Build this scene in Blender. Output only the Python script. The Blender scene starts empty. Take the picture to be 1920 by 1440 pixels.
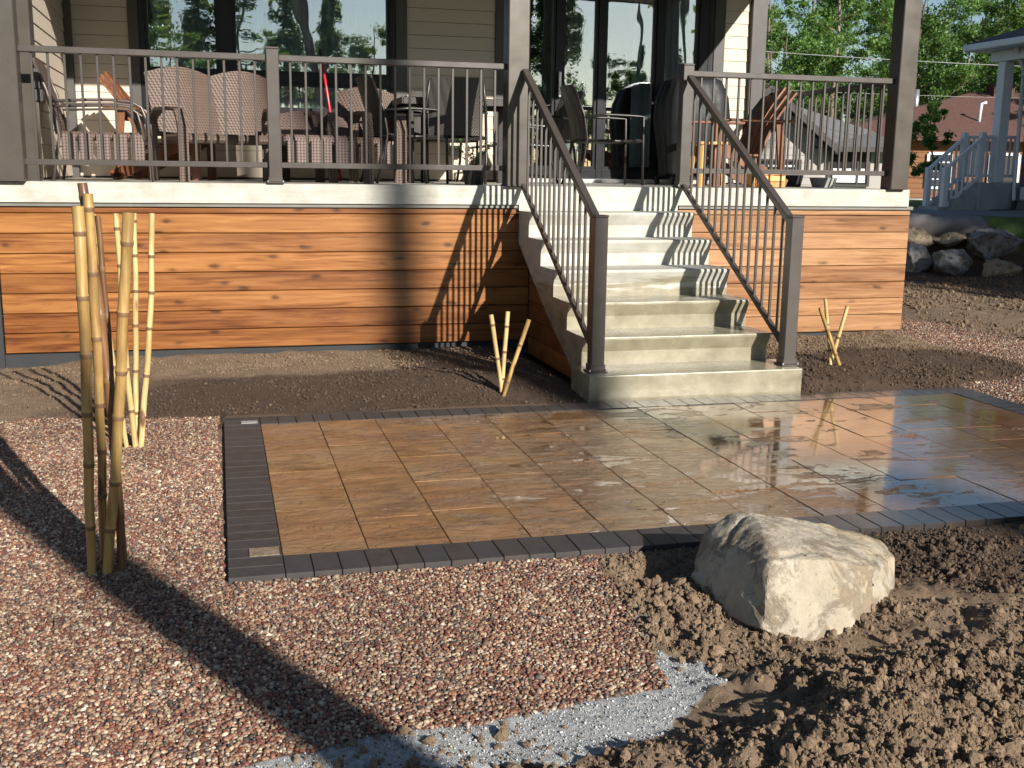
import bpy, math, random
import numpy as np
from mathutils import Vector, Matrix
random.seed(7); rng = np.random.default_rng(11)
S = bpy.context.scene
COL = S.collection
R = math.radians

# ------------------------------------------------------------------ camera, sky, sun, exposure
cam_d = bpy.data.cameras.new('camera'); cam = bpy.data.objects.new('camera', cam_d); COL.objects.link(cam); S.camera = cam
cam_d.sensor_width = 36; cam_d.lens = 36 * 2060.47 / 1920; cam_d.clip_end = 800; cam_d.clip_start = .05
YAW, PITCH, ROLL = -.2601, -.1925, .0135
fw = Vector((-math.sin(YAW) * math.cos(PITCH), math.cos(YAW) * math.cos(PITCH), math.sin(PITCH)))
rt = Vector((math.cos(YAW), math.sin(YAW), 0)); up = rt.cross(fw)
rt2 = math.cos(ROLL) * rt + math.sin(ROLL) * up; up2 = -math.sin(ROLL) * rt + math.cos(ROLL) * up
cam.matrix_world = Matrix(((rt2.x, up2.x, -fw.x, -2.2823), (rt2.y, up2.y, -fw.y, -8.4736), (rt2.z, up2.z, -fw.z, 1.4241), (0, 0, 0, 1)))

SUN = Vector((.385, -1, .487)).normalized()           # towards the sun
el = math.asin(SUN.z); az = math.atan2(SUN.x, SUN.y)  # compass angle from +Y towards +X
W = bpy.data.worlds.new('World'); S.world = W; W.use_nodes = True
nt = W.node_tree; bg = nt.nodes['Background']
sky = nt.nodes.new('ShaderNodeTexSky'); sky.sky_type = 'NISHITA'; sky.sun_disc = False
sky.sun_elevation = el; sky.sun_rotation = az; sky.dust_density = .35; sky.ozone_density = 1.6; sky.air_density = 1.0
nt.links.new(sky.outputs[0], bg.inputs[0]); bg.inputs[1].default_value = .058
sl = bpy.data.lights.new('sun', 'SUN'); sl.energy = 5.0; sl.angle = R(.55); sl.color = (1, .94, .85)
so = bpy.data.objects.new('sun', sl); COL.objects.link(so); so.rotation_euler = SUN.to_track_quat('Z', 'Y').to_euler()
S.view_settings.view_transform = 'Standard'; S.view_settings.look = 'None'
S.view_settings.exposure = .75; S.view_settings.gamma = 1; S.view_settings.use_curve_mapping = False
S.cycles.max_bounces = 8; S.cycles.diffuse_bounces = 2; S.cycles.transparent_max_bounces = 12

# ------------------------------------------------------------------ node helpers
class NT:
    def __init__(s, name):
        s.m = bpy.data.materials.new(name); s.m.use_nodes = True; s.t = s.m.node_tree
        s.b = s.t.nodes['Principled BSDF']; s.out = s.t.nodes['Material Output']
    def n(s, typ, out=0, **kw):
        nd = s.t.nodes.new(typ)
        for k, v in kw.items():
            if k.startswith('_'): s.set(nd, int(k[1:]), v)
            elif hasattr(nd, k) and k not in nd.inputs: setattr(nd, k, v)
            else: s.set(nd, k.replace('__', ' '), v)
        return nd.outputs[out]
    def set(s, nd, k, v):
        i = nd.inputs[k]
        if isinstance(v, bpy.types.NodeSocket): s.t.links.new(v, i)
        else:
            if hasattr(i.default_value, '__len__') and not hasattr(v, '__len__'): v = (v,) * len(i.default_value)
            if hasattr(v, '__len__') and len(i.default_value) == 4 and len(v) == 3: v = (*v, 1)
            i.default_value = v
    def p(s, **kw):
        for k, v in kw.items(): s.set(s.b, k.replace('__', ' '), v)
    def obj(s): return s.n('ShaderNodeTexCoord', 3)
    def pos(s): return s.n('ShaderNodeNewGeometry', 0)
    def rnd(s): return s.n('ShaderNodeObjectInfo', 'Random')
    def scl(s, v, sc, off=None):
        kw = dict(_0=v, _3=sc)
        nd = s.t.nodes.new('ShaderNodeMapping'); s.set(nd, 0, v); s.set(nd, 3, sc)
        if off is not None: s.set(nd, 1, off)
        return nd.outputs[0]
    def noise(s, v, sc, det=4, rough=.55, dist=0, out=0):
        return s.n('ShaderNodeTexNoise', out, Vector=v, Scale=sc, Detail=det, Roughness=rough, Distortion=dist)
    def vor(s, v, sc, out=0, feature='F1'):
        return s.n('ShaderNodeTexVoronoi', out, feature=feature, Vector=v, Scale=sc)
    def ramp(s, f, *stops, interp='LINEAR'):
        nd = s.t.nodes.new('ShaderNodeValToRGB'); s.set(nd, 0, f); e = nd.color_ramp.elements; nd.color_ramp.interpolation = interp
        while len(e) < len(stops): e.new(.5)
        for el_, (p, c) in zip(e, stops):
            el_.position = p; el_.color = (c, c, c, 1) if not hasattr(c, '__len__') else (*c, 1)
        return nd.outputs[0]
    def mix(s, f, a, b, mode='MIX'):
        nd = s.t.nodes.new('ShaderNodeMix'); nd.data_type = 'RGBA'; nd.blend_type = mode
        s.set(nd, 0, f); s.set(nd, 6, a); s.set(nd, 7, b); return nd.outputs[2]
    def math(s, op, a, b=0., clamp=False):
        nd = s.t.nodes.new('ShaderNodeMath'); nd.operation = op; nd.use_clamp = clamp; s.set(nd, 0, a); s.set(nd, 1, b); return nd.outputs[0]
    def comb(s, x, y, z): return s.n('ShaderNodeCombineXYZ', 0, _0=x, _1=y, _2=z)
    def sep(s, v, i): return s.n('ShaderNodeSeparateXYZ', i, _0=v)
    def add(s, a, b):
        nd = s.t.nodes.new('ShaderNodeVectorMath'); s.set(nd, 0, a); s.set(nd, 1, b); return nd.outputs[0]
    def attr(s, name, typ='GEOMETRY', out=0):
        nd = s.t.nodes.new('ShaderNodeAttribute'); nd.attribute_name = name; nd.attribute_type = typ; return nd.outputs[out]
    def bump(s, h, st=.3, dist=.01, normal=None):
        nd = s.t.nodes.new('ShaderNodeBump'); s.set(nd, 'Height', h); s.set(nd, 'Strength', st); s.set(nd, 'Distance', dist)
        if normal is not None: s.set(nd, 'Normal', normal)
        s.set(s.b, 'Normal', nd.outputs[0]); s.set(s.b, 'Coat Normal', nd.outputs[0]); return nd.outputs[0]

def m_plain(name, c, rough=.6, metal=0, spec=.5, var=.12, nsc=6, bump=0, bsc=60):
    t = NT(name); o = t.obj(); n = t.noise(o, nsc, 5)
    lo = tuple(x * (1 - var) for x in c); hi = tuple(min(1, x * (1 + var)) for x in c)
    t.p(Base__Color=t.ramp(n, (.3, lo), (.7, hi)), Roughness=t.math('ADD', t.math('MULTIPLY', t.noise(o, nsc * 3, 4), .2), rough - .1), Metallic=metal)
    t.set(t.b, 'Specular IOR Level', spec)
    if bump: t.bump(t.noise(o, bsc, 6, .7), bump, .004)
    return t.m

M = {}
# painted aluminium of the rails and columns
M['rail'] = m_plain('bronze_aluminium', (.060, .050, .044), .34, .0, .6, .05, 3)
M['column'] = m_plain('brown_metal_cladding', (.085, .074, .062), .30, .25, .6, .1, 2.5)
M['dark'] = m_plain('black_frame', (.010, .011, .013), .35, 0, .25)
M['darkgrey'] = m_plain('grey_trim', (.065, .06, .056), .5, 0, .4, .08)
M['flash'] = m_plain('grey_flashing', (.17, .165, .145), .45, .2, .5, .1)
M['found'] = m_plain('dark_foundation', (.02, .022, .024), .7)
M['room'] = m_plain('room_interior', (.07, .065, .06), .9)
M['ceil'] = m_plain('porch_ceiling', (.35, .33, .3), .7)
M['shade'] = m_plain('white_trim', (.72, .74, .76), .5, 0, .4, .05)
M['black'] = m_plain('black_plastic', (.012, .012, .014), .4)
M['red'] = m_plain('red_paint', (.55, .02, .04), .3)
M['pot'] = m_plain('dark_pot', (.02, .02, .02), .5)
M['potgrey'] = m_plain('pale_grey_pot', (.32, .32, .31), .6)
M['tube'] = m_plain('brown_tube_frame', (.12, .095, .085), .35, .3)
M['tubedark'] = m_plain('dark_tube_frame', (.03, .027, .025), .35, .4)
M['glasst'] = m_plain('smoked_table_glass', (.012, .014, .016), .12)
M['pipe'] = m_plain('galvanised_pipe', (.5, .5, .5), .3, .8)
M['greenpipe'] = m_plain('black_drain_pipe', (.01, .02, .018), .5)
M['wire'] = m_plain('grey_cable', (.25, .25, .24), .5)
M['vent'] = m_plain('grey_outlet_box', (.3, .3, .28), .5)

def m_siding(name, c):
    t = NT(name); o = t.pos(); v = t.scl(o, (3, 3, 60)); n = t.noise(v, 4, 5, .6)
    r = t.rnd(); col = t.mix(t.math('MULTIPLY', r, .25), c, tuple(x * .8 for x in c))
    col = t.mix(t.math('MULTIPLY', t.noise(o, 1.3, 4), .25), col, tuple(x * .75 for x in c))
    t.p(Base__Color=col, Roughness=.65); t.bump(n, .12, .003); return t.m
M['siding'] = m_siding('beige_lap_siding', (.56, .48, .385))
M['siding_grey'] = m_siding('grey_lap_siding', (.17, .16, .155))
M['siding_pale'] = m_siding('pale_lap_siding', (.42, .39, .36))
M['siding_orange'] = m_siding('orange_brown_siding', (.2, .075, .022))

def m_wood(name, base, dark, light, rough=.42, axis=0, coat=.0):
    t = NT(name); p = t.obj(); r = t.rnd()
    off = t.comb(t.math('MULTIPLY', r, 37), t.math('MULTIPLY', r, 91), t.math('MULTIPLY', r, 53)); v = t.add(p, off)
    s = [22, 22, 22]; s[axis] = 1.1
    g = t.noise(t.scl(v, tuple(s)), 1.6, 6, .62, .6)
    s2 = [5, 5, 5]; s2[axis] = .7
    big = t.noise(t.scl(v, tuple(s2)), .9, 3)
    s3 = [9, 9, 9]; s3[axis] = 3.4
    k = t.vor(t.add(t.scl(v, tuple(s3)), t.scl(t.noise(v, 6, 2, out=1), (.35,) * 3)), 1.0)
    knot = t.ramp(k, (.0, 1.), (.09, .9), (.16, .25), (.25, 0.))
    col = t.ramp(g, (.3, dark), (.47, base), (.66, light))
    col = t.mix(t.ramp(big, (.45, .0), (.7, .55)), col, light); col = t.mix(t.ramp(big, (.3, .55), (.44, .0)), col, dark)
    col = t.mix(1., col, t.ramp(t.math('FRACT', t.math('MULTIPLY', r, 7.3)), (.0, (1.15, 1.12, 1.05)), (.4, (1., .95, .9)), (.7, (.82, .72, .62)), (1., (.66, .52, .42))), 'MULTIPLY')
    col = t.mix(t.math('MULTIPLY', knot, .8), col, tuple(x * .35 for x in dark))
    t.p(Base__Color=col, Roughness=t.math('ADD', t.math('MULTIPLY', g, .2), rough - .1))
    t.set(t.b, 'Coat Weight', coat)
    t.bump(t.math('SUBTRACT', g, t.math('MULTIPLY', knot, .5)), .25, .003); return t.m
M['cedar'] = m_wood('stained_cedar', (.215, .080, .020), (.085, .026, .008), (.33, .15, .045), .36, 0, .2)
M['cedar_sheen'] = m_wood('stained_cedar_painted_sheen', (.27, .135, .06), (.13, .055, .023), (.38, .22, .115), .35, 0, .25)  # same cedar; wet sheen on the right-hand boards painted in as paler, pinker colour
M['teak'] = m_wood('brown_chair_wood', (.17, .07, .035), (.08, .03, .015), (.28, .13, .07), .4, 2)
M['pine'] = m_wood('yellow_pine', (.62, .33, .1), (.45, .2, .06), (.7, .45, .2), .45, 2)
M['bark'] = m_wood('grey_brown_bark', (.12, .095, .07), (.04, .03, .022), (.25, .21, .17), .8, 2)

def m_concrete():
    t = NT('board_formed_concrete'); p = t.pos(); z = t.sep(p, 2)
    n = t.noise(p, 7, 7, .6); n2 = t.noise(t.scl(p, (1.2, 1.2, 14)), 2.2, 5, .6); fine = t.noise(p, 160, 3, .7)
    dry = t.ramp(n, (.3, (.36, .345, .30)), (.6, (.47, .46, .41)), (.8, (.52, .51, .465)))
    wet = t.ramp(n, (.25, (.16, .14, .09)), (.5, (.25, .225, .155)), (.8, (.34, .31, .22)))
    f = t.math('ADD', t.math('MULTIPLY', z, 2.6), t.math('ADD', t.math('MULTIPLY', n2, 1.5), -2.25), )
    f = t.ramp(f, (.0, 1.), (.22, .0))
    col = t.mix(f, dry, wet)
    col = t.mix(t.ramp(n2, (.35, .28), (.6, .0)), col, (.26, .24, .19))
    pit = t.vor(p, 22); pit = t.ramp(pit, (.0, 1.), (.07, .0))
    col = t.mix(t.math('MULTIPLY', pit, t.math('GREATER_THAN', t.noise(p, 5, 2), .52)), col, (.06, .055, .045))
    t.p(Base__Color=col, Roughness=t.math('ADD', t.math('MULTIPLY', t.math('SUBTRACT', 1., f), .38), t.math('ADD', .16, t.math('MULTIPLY', n, .2))))
    t.bump(t.math('ADD', n2, t.math('MULTIPLY', fine, .25)), .3, .004); return t.m
M['conc'] = m_concrete()
M['conc2'] = m_plain('grey_concrete', (.36, .37, .38), .8, 0, .3, .2, 3, .3, 40)

def m_glass():
    t = NT('window_glass'); t.t.nodes.remove(t.b)
    p = t.pos(); w = t.noise(t.scl(p, (2.0, 2.0, .8)), 1.2, 2)
    bp = t.t.nodes.new('ShaderNodeBump'); t.set(bp, 'Height', w); t.set(bp, 'Strength', .1); t.set(bp, 'Distance', .02)
    gl = t.t.nodes.new('ShaderNodeBsdfGlossy'); t.set(gl, 'Roughness', .005); t.set(gl, 'Color', (.92, .97, 1)); t.t.links.new(bp.outputs[0], gl.inputs['Normal'])
    tr = t.t.nodes.new('ShaderNodeBsdfTransparent'); t.set(tr, 'Color', (.82, .87, .87))
    fr = t.n('ShaderNodeFresnel', IOR=1.52)
    f = t.math('ADD', t.math('MULTIPLY', fr, 1.5), .25, True)
    mx = t.t.nodes.new('ShaderNodeMixShader'); t.t.links.new(f, mx.inputs[0]); t.t.links.new(tr.outputs[0], mx.inputs[1]); t.t.links.new(gl.outputs[0], mx.inputs[2])
    t.t.links.new(mx.outputs[0], t.out.inputs[0]); return t.m
M['glass'] = m_glass()
def m_cloth():
    t = NT('pale_curtain'); p = t.pos()
    t.p(Base__Color=t.ramp(t.noise(t.scl(p, (30, 30, 1)), 1, 3), (.3, (.62, .65, .66)), (.7, (.86, .88, .88))), Roughness=.9)
    return t.m
M['curtain'] = m_cloth()

def m_wicker(name, c1, c2, sc=1.0, herring=False):
    t = NT(name); p = t.obj()
    if herring:
        x = t.sep(p, 0); z = t.sep(p, 2)
        tri = t.math('PINGPONG', t.math('MULTIPLY', t.math('ADD', x, t.sep(p, 1)), 1), .045)
        w = t.math('SINE', t.math('MULTIPLY', t.math('ADD', z, t.math('MULTIPLY', tri, 1.6)), 260))
        h = t.ramp(t.math('ADD', t.math('MULTIPLY', w, .5), .5), (.15, 0.), (.6, 1.))
    else:
        a = t.math('SINE', t.math('MULTIPLY', t.math('ADD', t.sep(p, 0), t.math('MULTIPLY', t.sep(p, 1), .8)), 300 * sc))
        b = t.math('SINE', t.math('MULTIPLY', t.sep(p, 2), 330 * sc))
        h = t.math('ADD', t.math('MULTIPLY', t.math('ABSOLUTE', a), .55), t.math('MULTIPLY', t.math('ABSOLUTE', b), .45))
        h = t.ramp(h, (.2, 0.), (.65, 1.))
    n = t.noise(p, 9, 4)
    col = t.mix(h, c1, c2); col = t.mix(t.ramp(n, (.35, .4), (.65, .0)), col, tuple(x * .6 for x in c2))
    t.p(Base__Color=col, Roughness=.5); t.bump(h, .7, .006); return t.m
M['wicker'] = m_wicker('brown_wicker', (.03, .02, .015), (.125, .083, .064), .42)
M['wicker2'] = m_wicker('mauve_brown_wicker', (.035, .024, .021), (.17, .12, .105), .42)
M['wicker3'] = m_wicker('black_brown_herringbone_wicker', (.010, .009, .009), (.085, .075, .07), 1, True)

def m_paver():
    t = NT('charcoal_paver'); p = t.pos(); r = t.rnd(); n = t.noise(p, 14, 6, .7); fine = t.noise(p, 300, 2, .7)
    col = t.ramp(n, (.3, (.030, .024, .021)), (.7, (.06, .048, .042)))
    col = t.mix(t.math('MULTIPLY', r, .5), col, (.045, .045, .05))
    x = t.sep(p, 0)
    wet = t.ramp(t.math('ADD', t.math('MULTIPLY', x, .35), t.math('ADD', t.math('MULTIPLY', t.noise(p, 1.7, 3), .8), .1)), (.3, 0.), (.6, 1.))
    t.p(Base__Color=col, Roughness=t.math('SUBTRACT', .6, t.math('MULTIPLY', wet, .36))); t.set(t.b, 'Coat Weight', t.math('MULTIPLY', wet, .7)); t.set(t.b, 'Coat Roughness', .16)
    t.bump(t.math('ADD', n, t.math('MULTIPLY', fine, .5)), .25, .002); return t.m
M['paver'] = m_paver()

def m_tile():
    t = NT('wet_stamped_tan_slab'); p = t.pos(); r = t.rnd()
    off = t.comb(t.math('MULTIPLY', r, 31), t.math('MULTIPLY', r, 17), 0.); v = t.add(p, off)
    big = t.noise(p, 1.1, 5, .6)
    n = t.noise(v, 6, 7, .6)
    ridge = t.noise(t.scl(v, (4.6, 8.2, 1)), 2.2, 9, .64, .7)
    sn = t.noise(t.scl(v, (1.9, 4.4, 1)), 2.0, 6, .55, .9)
    stepn = t.ramp(sn, (.38, 0.), (.395, .3), (.47, .36), (.485, .7), (.55, .76), (.565, 1.))
    edge = t.ramp(sn, (.375, 0.), (.388, 1.), (.402, 0.), (.472, 0.), (.48, 1.), (.492, 0.), (.552, 0.), (.56, 1.), (.575, 0.))
    col = t.ramp(n, (.25, (.115, .055, .018)), (.5, (.235, .125, .042)), (.75, (.36, .215, .09)))
    col = t.mix(t.ramp(ridge, (.33, .4), (.46, .0)), col, (.12, .065, .03)); fl = t.noise(t.scl(v, (1., 2.2, 1)), 1.6, 4, .5, .6); col = t.mix(t.ramp(fl, (.48, 0.), (.53, .5)), col, (.34, .21, .12)); fl2 = t.noise(t.scl(v, (1.6, 1.9, 1)), 1.1, 5, .6, .4); col = t.mix(t.ramp(fl2, (.5, 0.), (.62, .6)), col, (.30, .125, .05))
    col = t.mix(t.ramp(big, (.42, .0), (.66, .45)), col, (.27, .18, .10))
    col = t.mix(t.math('MULTIPLY', r, .55), col, (.21, .095, .034))
    col = t.mix(t.math('MULTIPLY', edge, .55), col, (.09, .048, .022))
    x = t.sep(p, 0)
    wx = t.math('MULTIPLY', t.math('ADD', x, 1.75), .52)
    pud = t.math('ADD', t.math('SUBTRACT', t.math('MULTIPLY', t.noise(t.scl(p, (1.2, 2.6, 1)), 2.3, 8, .66, .5), 1.7), .86), t.math('MULTIPLY', t.math('MINIMUM', wx, 1.35), .42))
    film = t.ramp(pud, (-.04, 0.), (.18, 1.)); deep = t.ramp(t.math('SUBTRACT', pud, t.math('MULTIPLY', stepn, .2)), (.235, 0.), (.26, 1.))
    col = t.mix(t.math('MULTIPLY', film, .6), col, t.mix(1., col, (.55, .52, .48), 'MULTIPLY'))
    rough = t.math('SUBTRACT', .5, t.math('MULTIPLY', film, .33)); rough = t.math('MULTIPLY', rough, t.math('SUBTRACT', 1., t.math('MULTIPLY', deep, .92)))
    h = t.math('ADD', t.math('MULTIPLY', stepn, .9), t.math('ADD', t.math('MULTIPLY', ridge, .9), t.math('MULTIPLY', t.noise(v, 60, 4, .6), .06)))
    h = t.math('MULTIPLY', h, t.math('SUBTRACT', 1., t.math('MULTIPLY', deep, .97)))
    t.p(Base__Color=col, Roughness=rough); t.set(t.b, 'Specular IOR Level', .5)
    t.set(t.b, 'Coat Weight', t.math('MULTIPLY', film, 1.)); t.set(t.b, 'Coat Roughness', .07); t.set(t.b, 'Coat IOR', 1.55)
    t.bump(h, .9, .011); return t.m
M['tile'] = m_tile()

def m_ground():
    t = NT('soil_gravel_dust'); p = t.pos()
    n = t.noise(p, 5, 8, .65); f = t.noise(p, 60, 6, .75); ff = t.noise(p, 230, 4, .7)
    dry = t.ramp(t.math('ADD', t.math('MULTIPLY', n, .6), t.math('MULTIPLY', f, .4)), (.3, (.115, .072, .043)), (.5, (.195, .134, .084)), (.7, (.29, .215, .145)))
    wet = t.ramp(t.math('ADD', t.math('MULTIPLY', n, .5), t.math('MULTIPLY', f, .5)), (.3, (.038, .022, .013)), (.7, (.092, .056, .034)))
    moist = t.attr('moist'); grav = t.attr('grav'); dust = t.attr('dust'); grass = t.attr('grass'); road = t.attr('road')
    mm = t.ramp(t.math('ADD', t.sep(moist, 0), t.math('MULTIPLY', t.math('SUBTRACT', n, .5), .9)), (.35, 0.), (.65, 1.))
    col = t.mix(mm, dry, wet)
    col = t.mix(grav, col, t.ramp(ff, (.3, (.06, .035, .028)), (.7, (.2, .12, .09))))
    col = t.mix(road, col, t.ramp(ff, (.3, (.12, .12, .125)), (.7, (.3, .3, .31))))
    col = t.mix(dust, col, t.ramp(f, (.35, (.20, .21, .21)), (.5, (.38, .39, .385)), (.65, (.54, .54, .525))))
    col = t.mix(grass, col, t.ramp(f, (.3, (.03, .07, .012)), (.7, (.1, .17, .035))))
    t.p(Base__Color=col, Roughness=t.math('SUBTRACT', .92, t.math('MULTIPLY', mm, .12)))
    t.bump(t.math('ADD', f, t.math('MULTIPLY', ff, .5)), .9, .012); return t.m
M['ground'] = m_ground()
def m_clod():
    t = NT('soil_clod'); p = t.pos(); c = t.attr('pcol', 'INSTANCER')
    f = t.noise(p, 120, 5, .7)
    col = t.mix(1., c, t.ramp(f, (.25, .55), (.7, 1.25)), 'MULTIPLY')
    t.p(Base__Color=col, Roughness=.92); t.bump(f, .8, .006); return t.m
M['clod'] = m_clod()
def m_pebble():
    t = NT('river_pebble'); c = t.attr('pcol', 'INSTANCER'); p = t.pos(); f = t.noise(p, 150, 3)
    t.p(Base__Color=t.mix(1., c, t.ramp(f, (.3, .8), (.7, 1.15)), 'MULTIPLY'), Roughness=.55); return t.m
M['pebble'] = m_pebble()
def m_rock(name, lo, mid, hi, stain, dirt):
    t = NT(name); p = t.obj(); n = t.noise(p, 4, 8, .65, .3); f = t.noise(p, 30, 7, .7); f2 = t.noise(p, 110, 5, .7)
    col = t.ramp(t.math('ADD', t.math('MULTIPLY', n, .6), t.math('MULTIPLY', f, .4)), (.32, lo), (.5, mid), (.68, hi))
    col = t.mix(t.ramp(t.noise(p, 3.1, 4), (.52, 0.), (.68, .6)), col, stain)
    d = t.ramp(t.noise(p, 6.5, 8, .75, .4), (.50, 0.), (.58, 1.))
    col = t.mix(t.math('MULTIPLY', d, .75), col, dirt)
    pit = t.ramp(t.vor(p, 46), (.0, 1.), (.16, 0.)); col = t.mix(t.math('MULTIPLY', t.math('MULTIPLY', pit, t.math('GREATER_THAN', f, .52)), .7), col, dirt)
    t.p(Base__Color=col, Roughness=.85); t.bump(t.math('ADD', t.math('ADD', t.math('SUBTRACT', f, t.math('MULTIPLY', pit, .5)), t.math('MULTIPLY', f2, .4)), t.math('MULTIPLY', d, .6)), .7, .012); return t.m
M['rock'] = m_rock('pale_limestone', (.27, .23, .175), (.37, .32, .245), (.45, .40, .32), (.44, .33, .18), (.21, .155, .10))
M['rockgrey'] = m_rock('grey_granite', (.12, .125, .13), (.22, .225, .23), (.34, .34, .33), (.25, .2, .14), (.1, .08, .06))
M['rocktan'] = m_rock('tan_granite', (.2, .15, .1), (.32, .26, .18), (.45, .38, .28), (.3, .2, .12), (.14, .1, .07))

def m_bamboo(name, a, b, spot):
    t = NT(name); p = t.obj(); r = t.rnd(); off = t.comb(t.math('MULTIPLY', r, 31), t.math('MULTIPLY', r, 11), t.math('MULTIPLY', r, 7)); v = t.add(p, off)
    g = t.noise(t.scl(v, (28, 28, 1.6)), 1.5, 5, .6); n = t.noise(t.scl(v, (9, 9, 3.)), 1.3, 4, .6)
    col = t.ramp(g, (.3, b), (.62, a)); col = t.mix(t.ramp(n, (.46, .0), (.62, .85)), col, b)
    k = t.vor(t.scl(v, (11, 11, 3.3)), 1.); col = t.mix(t.ramp(k, (.0, 1.), (.13, .85), (.2, 0.)), col, spot)
    t.p(Base__Color=col, Roughness=t.math('ADD', .28, t.math('MULTIPLY', g, .25))); t.bump(g, .15, .002); return t.m
M['bam'] = m_bamboo('yellow_bamboo', (.46, .30, .105), (.23, .135, .045), (.07, .028, .016))
M['bamlight'] = m_bamboo('pale_bamboo', (.58, .45, .21), (.40, .27, .11), (.12, .05, .028))
M['bamdark'] = m_bamboo('brown_bamboo', (.20, .10, .045), (.10, .045, .022), (.05, .02, .012))
M['bamnode'] = m_plain('bamboo_node_ring', (.17, .095, .045), .6)
M['bamhole'] = m_plain('bamboo_cut_end', (.3, .2, .1), .8)

def m_leaf(name, a, b, c):
    t = NT(name); r = t.n('ShaderNodeNewGeometry', 8); o = t.rnd(); p = t.pos()
    f = t.math('ADD', t.math('MULTIPLY', r, .6), t.math('MULTIPLY', t.noise(p, .5, 3), .4))
    col = t.ramp(f, (.2, a), (.5, b), (.8, c)); col = t.mix(t.math('MULTIPLY', o, .45), col, a)
    t.p(Base__Color=col, Roughness=.5)
    tl = t.t.nodes.new('ShaderNodeBsdfTranslucent'); t.set(tl, 'Color', t.mix(.5, col, (.35, .5, .06)))
    mx = t.t.nodes.new('ShaderNodeMixShader'); t.set(mx, 0, .35); t.t.links.new(t.b.outputs[0], mx.inputs[1]); t.t.links.new(tl.outputs[0], mx.inputs[2])
    t.t.links.new(mx.outputs[0], t.out.inputs[0]); return t.m
M['leaf'] = m_leaf('broad_leaves', (.04, .10, .024), (.10, .205, .042), (.19, .32, .068))
M['leafdark'] = m_leaf('conifer_needles', (.015, .04, .018), (.035, .085, .03), (.07, .14, .045))
def m_shingle(name, c):
    t = NT(name); p = t.pos(); n = t.noise(t.scl(p, (6, 6, 18)), 2.5, 4, .7)
    t.p(Base__Color=t.ramp(n, (.3, tuple(x * .55 for x in c)), (.7, tuple(x * 1.35 for x in c))), Roughness=.9); t.bump(n, .4, .02); return t.m
M['shbrown'] = m_shingle('brown_shingles', (.105, .05, .042))
M['shgrey'] = m_shingle('grey_shingles', (.14, .14, .145))
M['shdark'] = m_shingle('dark_shingles', (.07, .06, .065))

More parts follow.
